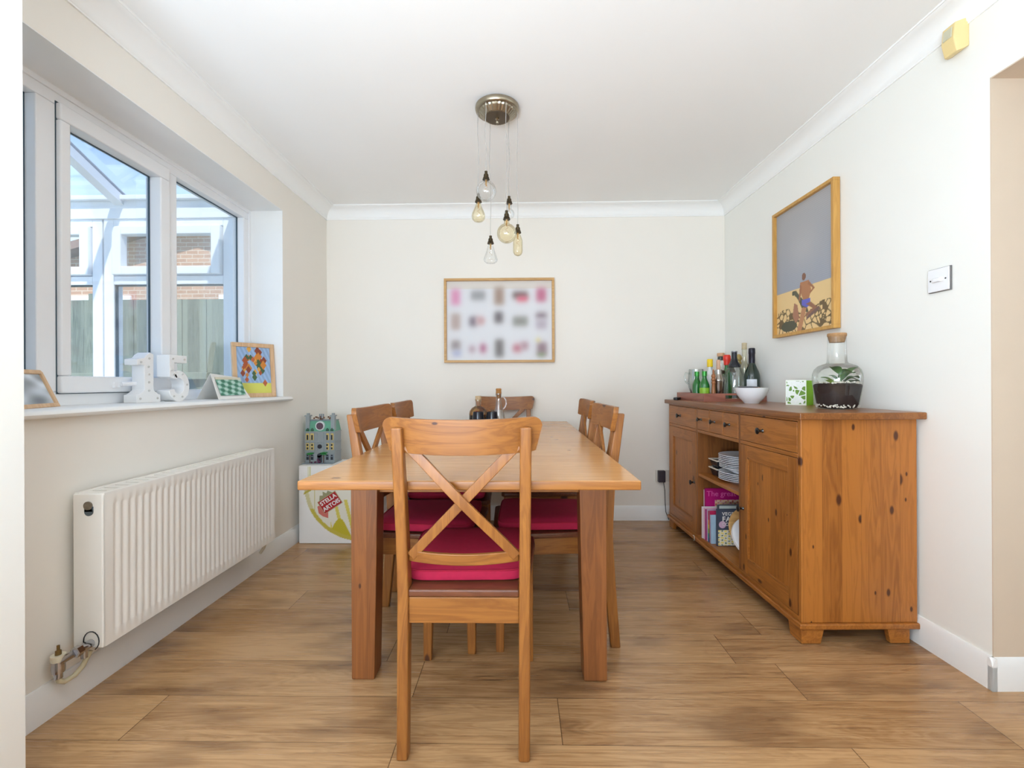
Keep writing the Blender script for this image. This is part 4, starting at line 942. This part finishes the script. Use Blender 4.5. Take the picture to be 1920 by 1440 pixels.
# ================================================================== PENDANT LAMP
px_, py_ = -.105, 2.17
lp = thing('pendant_lamp', 'cluster pendant lamp of six clear bulbs under a round brass ceiling plate', 'lamp', (px_, py_, CZ))
cn = MB().lathe([(0, 0), (.098, 0), (.103, -.004), (.104, -.014), (.101, -.024), (.097, -.027), (.094, -.027), (0, -.027)], 48)
obj('ceiling_plate', cn, brass, lp, smooth=True)
obj('fluted_dome', MB().lathe([(.086, -.026), (.082, -.034), (.062, -.052), (.058, -.053)], 60, flute=.035, closed=False), brass, lp)
obj('dome_centre', MB().lathe([(.061, -.050), (.058, -.054), (0, -.056)], 40), M('bronze_disc', (120, 104, 84), .35, 1, noise=.2), lp, smooth=True)
obj('finial', MB().lathe([(.008, -.055), (.009, -.060), (.004, -.064), (.004, -.068), (.008, -.073), (.006, -.080), (0, -.083)], 16), brass, lp, smooth=True)
def globe(r, cz_, neck=.012, top=0):
    p = [(neck, top), (neck, top - .010)]
    a0 = math.asin(neck / r)
    for i in range(15):
        a = a0 + (math.pi - a0) * i / 14; p.append((r * math.sin(a), cz_ + r * math.cos(a)))
    return p
bulbs = [  # dx, dy, socket top z, socket bottom z, kind, bottom z
    (-.048, -.080, 1.978, 1.939, 'globe', 1.842, clear),
    (-.091, .0, 1.887, 1.869, 'drop', 1.773, amber),
    (-.039, .080, 1.735, 1.696, 'cone', 1.597, clear),
    (.045, -.080, 1.797, 1.756, 'globe', 1.649, amber),
    (.053, .080, 1.928, 1.892, 'small', 1.815, clear),
    (.095, .0, 1.761, 1.721, 'tube', 1.612, amber)]
fil_m = M('bulb_filament', (190, 150, 90), .4, .6)
random.seed(3)
for dx, dy, zt, zb, kind, z0, gm in bulbs:
    zt -= CZ; zb -= CZ; z0 -= CZ
    if kind == 'drop': zt += .022
    pts = []; n = 14; ph = random.uniform(0, 6)
    for i in range(n + 1):
        k = i / n; zc = -.024 + (zt + .024) * k
        pts.append((dx + .0035 * math.sin(ph + k * 8) * math.sin(math.pi * k), dy + .002 * math.cos(ph + k * 7) * math.sin(math.pi * k), zc))
    obj('flex', MB().tube(pts, .0014, 6), cable_m, lp, smooth=True)
    h_ = zt - zb
    so_ = MB().lathe([(.0, 0), (.0065, 0), (.0065, -h_ * .32), (.010, -h_ * .36), (.0115, -h_ * .55), (.011, -h_ * .66), (.0135, -h_ * .72), (.0165, -h_ * 1.0), (.015, -h_ * 1.0), (0, -h_ * .98)], 20, (dx, dy, zt))
    obj('bulb_holder', so_, brass_dk, lp, smooth=True)
    H = zb - z0
    if kind == 'globe': r = .046 if gm is clear else .0445; pr = globe(r, z0 + r, .012, zb + .002)
    elif kind == 'drop': pr = [(.011, zb + .002)] + [(.011 + .021 * (1 - math.cos(math.pi * min(1, k / .72))) / 2 if k < .72 else .032 * math.sqrt(max(0, 1 - ((k - .72) / .28) ** 2)), zb - H * k) for k in [i / 16 for i in range(17)]]
    elif kind == 'cone': pr = [(.011, zb + .002)] + [(.011 + .024 * min(1, k / .78) ** 1.2 if k < .78 else .035 * math.sqrt(max(0, 1 - ((k - .78) / .22) ** 2)), zb - H * k) for k in [i / 18 for i in range(19)]]
    elif kind == 'small': pr = globe(.026, z0 + .026, .011, zb + .002)
    else: pr = [(.011, zb + .002), (.012, zb - .008), (.018, zb - .022), (.0225, zb - .036)] + [(.0225 * math.cos(a), z0 + .022 - .022 * math.sin(a)) for a in [R(q) for q in range(0, 91, 15)]]
    bl = obj('bulb', MB().lathe(pr, 32, (dx, dy, 0), closed=False), gm, lp, smooth=True)
    fp = [(dx + .007 * math.cos(k * 1.2), dy + .007 * math.sin(k * 1.2), zb - .008 - H * .045 * k) for k in range(12)]
    obj('filament', MB().tube([(dx, dy, zb), (dx, dy, zb - .012)] + fp[2:], .0007, 5).tube([(dx, dy, zb), (dx, dy, zb - .03)], [.005, .002], 8), fil_m, bl, smooth=True)

# ================================================================== PICTURES ON THE WALLS
# family photo collage on the back wall
fx0, fx1, fz0, fz1 = -.562, .251, 1.166, 1.787
pw, ph_ = fx1 - fx0, fz1 - fz0
t = thing('collage_frame', 'wide oak framed collage of blurred photographs on the back wall', 'picture', (fx0, YB - .003, fz0))
of_x = wood('light_oak_frame_flat', (206, 164, 104), (176, 130, 72), axis='X', across='Z', rough=.45)
b = MB().box(0, pw, -.03, 0, 0, .018).box(0, pw, -.03, 0, ph_ - .018, ph_).box(0, .018, -.03, 0, .018, ph_ - .018).box(pw - .018, pw, -.03, 0, .018, ph_ - .018)
obj('frame', b, of_x, t, .002)
blobs = [ # u,v,w,h,color,(second)
 (.085, .80, .085, .20, (214, 140, 176)), (.30, .82, .135, .12, (150, 150, 152)), (.50, .81, .09, .22, (158, 132, 116)), (.70, .82, .14, .09, (112, 96, 92)), (.72, .775, .10, .07, (226, 110, 130)), (.90, .82, .09, .17, (190, 104, 132)),
 (.085, .49, .085, .20, (178, 156, 148)), (.25, .49, .07, .12, (120, 108, 118)), (.32, .50, .08, .10, (196, 156, 158)), (.495, .54, .08, .14, (106, 98, 100)), (.70, .49, .14, .12, (140, 140, 132)), (.90, .56, .10, .08, (140, 124, 132)), (.90, .45, .10, .12, (180, 168, 180)),
 (.085, .19, .085, .12, (146, 134, 134)), (.095, .09, .08, .08, (170, 176, 204)), (.24, .14, .06, .09, (184, 160, 170)), (.345, .15, .06, .11, (176, 110, 136)), (.50, .15, .08, .22, (112, 106, 104)), (.67, .15, .08, .10, (190, 120, 132)), (.74, .18, .07, .10, (176, 140, 150)), (.905, .14, .09, .16, (140, 112, 120)), (.87, .25, .03, .03, (226, 208, 120)), (.90, .07, .07, .04, (130, 150, 110))]
def collage(u, v):
    c = [219, 220, 223]
    if v > .9: c = [216, 210, 202]
    for (a, b_, w2, h2, col) in blobs:
        gx = 1 / (1 + math.exp((abs(u - a) - w2 / 2) / .013)); gy = 1 / (1 + math.exp((abs(v - b_) - h2 / 2) / .019)); g = gx * gy * .93
        for k in range(3): c[k] = c[k] * (1 - g) + col[k] * g
    return c
printed('photo_print', pw - .036, ph_ - .036, 90, 66, collage, t, Matrix.Translation((.018, -.008, .018)) @ Matrix.Rotation(R(90), 4, 'X'))
box('inner_slip', (.018, pw - .018, -.007, -.002, .018, ph_ - .018), M('white_mount', (236, 228, 206), .7), t)
# tall framed print on the right wall
AX, AY, AZ0 = 1.545 - .0215 * (2.215 - 1.535), 2.215, 1.268
aw, ah = .512, .722
t = thing('desert_print', 'tall oak framed print of a seated figure on cracked desert ground, right wall', 'picture', (AX - .001, AY, AZ0), WA)
of_y = wood('golden_oak_frame', (206, 158, 84), (176, 126, 58), axis='Z', across='Y', rough=.45)
b = MB().box(-.036, -.002, 0, aw, 0, .017).box(-.036, -.002, 0, aw, ah - .017, ah).box(-.036, -.002, 0, .017, .017, ah - .017).box(-.036, -.002, aw - .017, aw, .017, ah - .017)
obj('frame', b, of_y, t, .0015)
random.seed(8); cs = [(random.random(), random.random() * .30) for _ in range(120)]
skin = (176, 122, 84); dk = (84, 84, 66)
def ell(u, v, cx_, cy_, a, b_): return ((u - cx_) / a) ** 2 + ((v - cy_) / b_) ** 2 < 1
figs = [((92, 90, 72), [(.33, .30), (.37, .33), (.55, .20), (.60, .13), (.50, .15), (.40, .26)]),
        (skin, [(.45, .375), (.60, .38), (.64, .30), (.60, .235), (.50, .235), (.46, .30)]),
        ((160, 108, 76), [(.45, .37), (.42, .24), (.45, .24), (.48, .34)]),
        ((160, 108, 76), [(.60, .37), (.70, .305), (.62, .27), (.61, .285), (.665, .307), (.58, .35)]),
        ((104, 104, 190), [(.48, .24), (.62, .24), (.63, .19), (.56, .17), (.48, .20)]),
        ((150, 104, 80), [(.55, .20), (.63, .21), (.76, .145), (.55, .10), (.54, .125), (.66, .155)]),
        ((120, 92, 84), [(.78, .14), (.55, .075), (.56, .10), (.76, .165)]),
        ((186, 134, 96), [(.48, .18), (.56, .17), (.50, .06), (.46, -.01), (.38, -.01), (.43, .08)]),
        ((168, 118, 92), [(.34, .23), (.40, .21), (.43, .10), (.36, .07), (.31, .13)])]
def desert(u, v):
    hz = .335
    if v > hz:
        k = (v - hz) / (1 - hz); st_ = 4 * math.sin(v * 420)
        c = [156 + 14 * k + st_, 160 + 8 * k + st_, 170 - 2 * k + st_]
        g = math.exp(-((u - .5) ** 2 + (k - .45) ** 2) / .06) * 12; c = [c[0] + g, c[1] + g * .8, c[2] + g * .5]
    else: c = [228, 196, 140]
    if v < .17 + .03 * math.sin(u * 9):
        ds = sorted((u - a) ** 2 + (1.4 * (v - b_)) ** 2 for a, b_ in cs)[:2]
        if math.sqrt(ds[1]) - math.sqrt(ds[0]) < .011: c = [112, 92, 62]
    if ell(u, v, .24, .055, .15, .045) or ell(u, v, .335, .31, .035, .02): c = dk
    for col, p in figs:
        if inpoly(u, v, p): c = col
    if ell(u, v, .515, .415, .035, .028): c = (128, 92, 74)
    return c
printed('art_print', aw - .034, ah - .034, 150, 200, desert, t, frame3((-.018, aw - .017, .017), (0, -1, 0), (0, 0, 1)))
box('backing', (-.016, -.002, .017, aw - .017, .017, ah - .017), black_m, t)

# switch, sensor, wall plug
def onwall(y): return 1.545 - .0215 * (y - 1.535)
t = thing('dimmer_switch', 'white wall switch with raised rocker near the doorway', 'switch', (onwall(1.665) - .0005, 1.665, 1.338), WA)
obj('back_box_rim', MB().box(-.006, 0, 0, .087, 0, .087), M('grey_rim', (110, 108, 106), .5), t, .001)
obj('face_plate', MB().box(-.011, -.0062, .002, .085, .002, .085), white_pl, t, .002)
obj('rocker', MB().prism([(.020, -.0115), (.033, -.021), (.054, -.021), (.067, -.0115)], .036, .052, 'Z') if False else MB().add([( -.0112, .020, .034), (-.0112, .067, .034), (-.0112, .067, .053), (-.0112, .020, .053), (-.020, .030, .036), (-.020, .057, .036), (-.020, .057, .051), (-.020, .030, .051)], [(0, 3, 2, 1), (4, 5, 6, 7), (0, 1, 5, 4), (1, 2, 6, 5), (2, 3, 7, 6), (3, 0, 4, 7)]), white_pl, t, .003)
for y in (.014, .073): obj('screw', MB().lathe([(0, -.0125), (.003, -.012), (.003, -.0112), (0, -.0112)], 10, (0, y, .0435), 'X'), pewter, t)
t = thing('motion_sensor', 'yellowed cream motion sensor high on the right wall near the doorway', 'sensor', (onwall(1.60) - .0005, 1.600, 2.150), WA)
sh = MB().add([(0, 0, .012), (0, .066, .012), (0, .066, .108), (0, 0, .108), (-.034, .010, .0), (-.034, .056, .0), (-.046, .010, .045), (-.046, .056, .045), (-.040, .010, .100), (-.040, .056, .100), (-.016, .002, .004), (-.016, .064, .004), (-.016, .002, .106), (-.016, .064, .106)],
  [(0, 3, 2, 1), (4, 5, 7, 6), (6, 7, 9, 8), (0, 1, 11, 10), (10, 11, 5, 4), (3, 12, 13, 2), (12, 8, 9, 13), (0, 10, 12, 3), (10, 4, 6, 12), (6, 8, 12), (1, 2, 13, 11), (11, 13, 7, 5), (7, 13, 9)])
obj('housing', sh, cream_pl, t, .003)
obj('lens', MB().add([(-.0455, .016, .052), (-.0455, .050, .052), (-.0425, .050, .090), (-.0425, .016, .090), (-.0485, .018, .055), (-.0485, .048, .055), (-.045, .048, .087), (-.045, .018, .087)], [(0, 3, 2, 1), (4, 5, 6, 7), (0, 1, 5, 4), (1, 2, 6, 5), (2, 3, 7, 6), (3, 0, 4, 7)]), M('milky_lens', (198, 194, 168), .3), t, .001)
t = thing('plug_adapter', 'black power adapter plugged in low on the back wall beside the sideboard', 'adapter', (1.03, YB - .001, .285))
obj('body', MB().box(-.028, .022, -.045, -.009, 0, .085), M('dark_purplish_plastic', (52, 44, 52), .5), t, .005)
obj('wall_plate', MB().box(-.04, .07, -.009, 0, -.0, .085), M('cream_socket', (214, 208, 198), .5), t, .002)
obj('cable', MB().tube([(.010, -.035, .002), (.018, -.036, -.06), (.022, -.030, -.15), (.03, -.02, -.22), (.05, -.025, -.276)], .0025, 6), black_m, t, smooth=True)

# ================================================================== WINDOW SILL
# photo in a pale wooden frame, half hidden by the partition
def std_frame(name, label, cat, p0, p1, h, lean, bw, th, fm, pic, nx, ny):
    """p0->p1: base line seen left to right from the room, leaning back by `lean`"""
    a, b_ = Vector((p0[0], p0[1], SILL + .001)), Vector((p1[0], p1[1], SILL + .001)); w2 = (b_ - a).length
    t = thing(name, label, cat, a); xd = (b_ - a).normalized(); back = Vector((0, 0, 1)).cross(xd)   # points away from the viewer
    yd = (Vector((0, 0, 1)) * math.cos(lean) + back * math.sin(lean)).normalized()
    t.matrix_world = frame3(a, xd, yd)
    f = MB().box(0, w2, 0, bw, 0, -th).box(0, w2, h - bw, h, 0, -th).box(0, bw, bw, h - bw, 0, -th).box(w2 - bw, w2, bw, h - bw, 0, -th)
    obj('frame', f, fm, t, .0015)
    printed('picture', w2 - 2 * bw, h - 2 * bw, nx, ny, pic, t, Matrix.Translation((bw, bw, -.007)))
    box('backing', (bw, w2 - bw, bw, h - bw, -th + .001, -.009), black_m, t)
    box('easel_strut', (w2 * .42, w2 * .58, .02, h * .55, -th - .002, -th + .001), black_m, t)
    return t
def bwphoto(u, v):
    s = math.sin(7 * u + 3 * v) + .7 * math.sin(11 * v - 5 * u) + .5 * math.cos(17 * u * v + 2)
    g = 190 + 26 * s; g = max(110, min(240, g)); return (g * .96, g, g * 1.04)
std_frame('photo_frame', 'pale wood photo frame with black and white photo at the near end of the sill', 'picture', (-1.515, 1.36), (-1.603, 1.57), .135, R(22), .014, .02, beech, bwphoto, 60, 40)
random.seed(21)
fls = [(random.gauss(.5, .19), random.gauss(.60, .15), random.uniform(.05, .10), random.choice([(206, 130, 50), (170, 84, 46), (222, 164, 70), (140, 66, 44), (190, 100, 60), (70, 100, 66)])) for _ in range(40)]
def dabs(u, v):
    q = 10 * math.sin(u * 50 + v * 30)
    c = (214, 212, 100) if v < .22 else (150 + q, 178 + q, 212 + q)
    for a, b_, r, col in fls:
        if abs(u - a) / r + abs(v - b_) / (r * 1.1) < 1: c = col
    return c
std_frame('dabbed_painting', 'pale wood framed painting of orange and brown dabs on blue, far end of sill', 'picture', (-1.610, 2.548), (-1.470, 2.735), .318, R(6), .024, .018, beech, dabs, 100, 120)
# tent card
t = thing('greeting_card', 'white tent card with a green leafy picture standing on the sill', 'card', (0, 0, 0))
t.location = (-1.50, 2.25, SILL + .0005)
wc = M('white_card_stock', (238, 236, 232), .7)
def q3(*p): return [Vector(k) - Vector((-1.50, 2.25, 0)) for k in p]
A_, B_, Cc, D_ = (-1.50, 2.25, 0), (-1.488, 2.50, 0), (-1.565, 2.50, .114), (-1.548, 2.26, .130)
E_, F_ = (-1.622, 2.265, 0), (-1.625, 2.50, 0)
def sheet(n, p, m_):
    n_ = (Vector(p[1]) - Vector(p[0])).cross(Vector(p[3]) - Vector(p[0])).normalized() * .0006
    return obj(n, MB().hexa([tuple(Vector(k) - n_) for k in p] + [tuple(Vector(k) + n_) for k in p]), m_, t)
sheet('front_leaf', q3(A_, B_, Cc, D_), wc); sheet('back_leaf', q3(E_, F_, Cc, D_), wc)
def greens(u, v):
    if v > .86: return (214, 208, 186)
    s = math.sin(18 * u + 8 * v) * math.cos(14 * v - 6 * u)
    return (60, 120, 96) if s > .25 else ((120, 172, 150) if s > -.3 else (186, 214, 204))
a_ = q3(A_, B_, Cc, D_); xd = a_[1] - a_[0]; yd = (a_[3] - a_[0]); yd = yd - xd * (yd.dot(xd) / xd.dot(xd))
printed('green_picture', xd.length * .78, yd.length * .72, 50, 34, greens, t, frame3(a_[0] + xd * .11 + yd * .14 + xd.cross(yd).normalized() * .0012, xd, yd))
# marquee digits 1 and 5
dig_m = M('white_painted_wood', (238, 238, 238), .45, noise=.02); bulb_m = M('frosted_led', (196, 194, 190), .4)
def extrude_digit(name, label, polys, y0, xf, th, holes, wscale):
    t = thing(name, label, 'decoration', (xf - th, y0, SILL), 0, None)
    b = MB()
    for p in polys: b.prism(p, 0, th, 'X')
    obj('body', b, dig_m, t, .003)
    for (y, z) in holes: obj('light_bulb', MB().lathe([(0, 0), (.0048, 0), (.0040, .003), (0, .0045)], 14, (th, y, z), 'X'), bulb_m, t, smooth=True)
    return t
one = [[(0, .0), (.125, .0), (.125, .034), (.112, .036), (.088, .052), (.088, .205), (.070, .211), (.052, .200), (.040, .186), (.004, .180), (.004, .155), (.040, .155), (.040, .052), (.014, .036), (0, .034)]]
extrude_digit('marquee_number', 'white light-up number one on the window sill', one, 1.835, -1.560, .055, [(.018, .017), (.062, .050), (.107, .017), (.062, .085), (.062, .118), (.060, .150), (.064, .185), (.022, .168)], 1)
def arc(cx_, cz_, r1, r2, a0, a1, n):
    o_ = [(cx_ + r1 * math.cos(R(a0 + (a1 - a0) * i / n)), cz_ + r2 * math.sin(R(a0 + (a1 - a0) * i / n))) for i in range(n + 1)]
    return o_
outer = arc(.068, .068, .064, .070, -165, 128, 22); inn = arc(.068, .068, .030, .036, 122, -160, 18)
five = [outer + inn, [(.012, .108), (.036, .100), (.040, .172), (.116, .172), (.116, .206), (.010, .206)], [(.036, .100), (.062, .104), (.050, .125), (.037, .122)]]
extrude_digit('marquee_number', 'white light-up number five on the window sill', five, 1.968, -1.535, .060, [(.03, .189), (.098, .189), (.024, .140), (.035, .120), (.085, .122), (.115, .075), (.085, .020), (.035, .024)], 1)

# ================================================================== CORNER: beer carton and toy building
BXW, BXD, BXH = .50, .25, .492
bx0 = (-1.410, 2.885)
t = thing('beer_carton', 'white beer carton with red brand label and glass picture, in the far left corner', 'box', (bx0[0], bx0[1], 0))
carton = M('white_carton', (232, 230, 226), .6, noise=.02)
box('carton_body', (0, BXW, 0, BXD, .002, BXH), carton, t, .003)
obj('top_flap', MB().box(.002, BXW - .002, .002, BXD / 2 - .001, BXH, BXH + .002).box(.002, BXW - .002, BXD / 2 + .001, BXD - .002, BXH, BXH + .002), carton, t)
def chal(u, v):
    # pale glass with gold rim, beer at the foot
    x, y = u * BXW, v * BXH; c = [234, 232, 229]
    # outline of the glass bowl: ellipse centred right
    ex, ey = (x - .40) / .365, (y - .36) / .345
    d = math.hypot(ex, ey)
    if y < .36 and .93 < d < 1.0: k = min(1, (.40 - x) / .4 + .2) ; c = [196, 180, 70] if y < .22 else [206, 198, 150]
    if d <= .93 and y < .36:
        c = [226, 222, 206]
        if y < .36 - .27 + .07 * math.sin(x * 30): c = [192, 178, 40]
        elif x > .20 and math.sin(x * 90 + y * 22) > .55 and y < .28: c = [214, 200, 92]
    if abs(y - (.335 + (x - .06) * .55)) < .007 and .03 < x < .11: c = [176, 160, 60]
    if abs(x - .1) < .004 and .2 < y < .36: c = [196, 184, 110]
    if .055 < x < .060 and y > .42 or .068 < x < .073 and y > .42: c = [210, 204, 150]
    return c
printed('printed_front', BXW - .006, BXH - .006, 110, 110, chal, t, Matrix.Translation((.003, -.0012, .003)) @ Matrix.Rotation(R(90), 4, 'X'))
lab = Matrix.Translation((.198, -.0024, .262)) @ Matrix.Rotation(R(90), 4, 'X') @ Matrix.Rotation(R(33), 4, 'Z')
def plate_xy(n, pts, m_, mw, d=.0008):
    o_ = obj(n, MB().prism(pts, 0, d, 'Z'), m_, t); o_.matrix_local = mw; return o_
plate_xy('label_edge', [(-.066, -.046), (.070, -.046), (.070, .044), (-.066, .044)], M('gold_edge', (176, 160, 120), .5), lab)
plate_xy('label_ground', [(-.062, -.042), (.066, -.042), (.066, .040), (-.062, .040)], M('deep_red_ink', (172, 24, 32), .5), lab @ Matrix.Translation((0, 0, .0009)))
plate_xy('label_crest', [(-.05, .044), (-.03, .070), (-.012, .060), (.0, .082), (.014, .060), (.03, .070), (.05, .044)], M('crest_ink', (150, 146, 110), .5), lab)
plate_xy('label_foot', [(-.066, -.044), (-.040, -.044), (-.062, -.078), (-.084, -.050), (-.096, -.02), (-.080, .02), (-.066, .02)], M('pale_red_ink', (206, 110, 100), .5), lab)
text('brand_lettering', 'STELLA', .036, ink, t, lab @ Matrix.Translation((.002, .019, .0022)), bold=.0008)
text('brand_lettering', 'ARTOIS', .036, ink, t, lab @ Matrix.Translation((.002, -.020, .0022)), bold=.0008)
# toy building made of small bricks
tx, ty, tz0 = -1.318, 2.985, BXH + .0025
t = thing('toy_building', 'green and grey toy brick building standing on the beer carton', 'toy building', (tx, ty, tz0))
gy = M('light_grey_toy_brick', (150, 158, 160), .35, noise=.08, nscale=60); gn = M('sand_green_toy_brick', (104, 168, 140), .35, noise=.12, nscale=40)
dkb = M('dark_toy_window', (40, 44, 52), .3); yel = M('tan_toy_brick', (206, 182, 110), .4); treeg = M('toy_leaf_green', (48, 140, 70), .4)
gdk = M('mid_grey_toy_brick', (118, 128, 136), .35)
W2, D2 = .097, .11
body = MB().box(-W2, W2, .0, D2, .008, .205).box(-W2 - .004, W2 + .004, -.006, D2, .0, .008).box(-W2 - .003, W2 + .003, -.005, D2, .070, .076).box(-W2 - .003, W2 + .003, -.005, D2, .136, .140).box(-W2 - .004, W2 + .004, -.007, D2, .200, .207)
for x in (-.098, -.068, -.038, -.022, .022, .038, .068, .093): body.box(x, x + .006, -.004, 0, .076, .200)
obj('walls', body, gy, t, .0008)
mans = MB().hexa([(-W2, 0, .207), (W2, 0, .207), (W2, D2, .207), (-W2, D2, .207), (-W2 + .012, .018, .275), (W2 - .012, .018, .275), (W2 - .012, D2 - .01, .275), (-W2 + .012, D2 - .01, .275)])
obj('mansard_roof', mans, gn, t, .0008)
obj('roof_deck', MB().box(-W2 + .010, W2 - .010, .014, D2 - .008, .275, .281), gdk, t)
obj('round_window', MB().lathe([(.0, -.006), (.029, -.006), (.031, -.003), (.031, .010), (0, .010)], 28, (.0, .006, .242), 'Y'), M('white_toy_ring', (206, 214, 214), .35), t, smooth=True)
obj('round_window_pane', MB().lathe([(0, -.0075), (.023, -.0075), (.023, -.005), (0, -.005)], 28, (.0, .006, .242), 'Y').box(-.0012, .0012, -.003, .0, .222, .262).box(-.022, .022, -.003, .0, .241, .243), M('plum_pane', (92, 66, 82), .3), t, smooth=True)
for x in (-.080, -.050, .050, .080):
    o = obj('window', MB().box(x - .011, x + .011, -.003, .001, .150, .194), yel, t); box('pane', (x - .005, x + .005, -.005, -.002, .152, .184), dkb, o)
    o = obj('window', MB().box(x - .011, x + .011, -.003, .001, .086, .130), yel, t); obj('pane', MB().box(x - .005, x + .005, -.005, -.002, .090, .103).box(x - .005, x + .005, -.005, -.002, .112, .125), dkb, o)
    o = obj('window', MB().box(x - .010, x + .010, -.003, .001, .020, .056), gdk, t); obj('pane', MB().box(x - .007, x + .007, -.005, -.002, .022, .040).box(x - .005, x + .005, -.005, -.002, .046, .054), dkb, o)
    obj('dormer', MB().prism([(x - .009, .209), (x + .009, .209), (x + .009, .220), (x, .229), (x - .009, .220)], -.004, .012), M('dormer_dark', (52, 88, 70), .4) if 'dormer_dark' not in bpy.data.materials else bpy.data.materials['dormer_dark'], t)
obj('arched_window', MB().lathe([(0, -.005), (.014, -.005), (.014, .001), (0, .001)], 20, (0, 0, .108), 'Y'), dkb, t, smooth=True)
obj('front_door', MB().box(-.014, .014, -.010, .001, .006, .050).lathe([(0, -.010), (.014, -.010), (.014, .001), (0, .001)], 20, (0, 0, .050), 'Y'), M('door_dark', (58, 62, 70), .4), t, smooth=True)
for x in (-.083, .083):
    o = obj('tower', MB().box(x - .013, x + .013, .004, .030, .207, .305).box(x - .018, x + .018, -.001, .035, .305, .313).box(x - .008, x + .008, .009, .025, .313, .326), gy, t, .001)
for x in (-.014, -.002, .010): obj('chimney', MB().box(x - .003, x + .003, .03, .036, .281, .320), gdk, t)
rr = MB(); random.seed(2)
for i in range(16): rr.sphere((random.uniform(-.055, .05), random.uniform(.02, .05), .286 + random.uniform(0, .016)), .006, 6, 4)
obj('roof_garden', rr, [M('rust_toy_piece', (150, 96, 60), .5, noise=.6, nscale=90)], t)
for x, h_ in ((-.058, .060), (.032, .064)):
    tr_ = obj('toy_tree', MB().tube([(x, -.020, .0), (x, -.020, h_)], .0025, 6), M('toy_trunk', (96, 66, 44), .5) if 'toy_trunk' not in bpy.data.materials else bpy.data.materials['toy_trunk'], t)
    fo = MB(); 
    for i in range(12): a = i * 2.4; fo.sphere((x + .018 * math.cos(a) * (i % 3 + 1) / 3, -.020 + .009 * math.sin(a), h_ + random.uniform(-.006, .008)), .0075, 6, 4, (1.5, 1, .5))
    obj('foliage', fo, treeg, tr_, smooth=True)
obj('forecourt', MB().box(-W2 - .004, W2 + .004, -.040, -.006, .0, .004), gdk, t)
obj('rubble', MB().sphere((-.02, -.026, .009), .008, 6, 4).sphere((.004, -.024, .012), .011, 6, 4).sphere((-.005, -.020, .024), .008, 6, 4).sphere((-.042, -.03, .008), .006, 6, 4), M('plum_toy_piece', (92, 50, 76), .4), t)
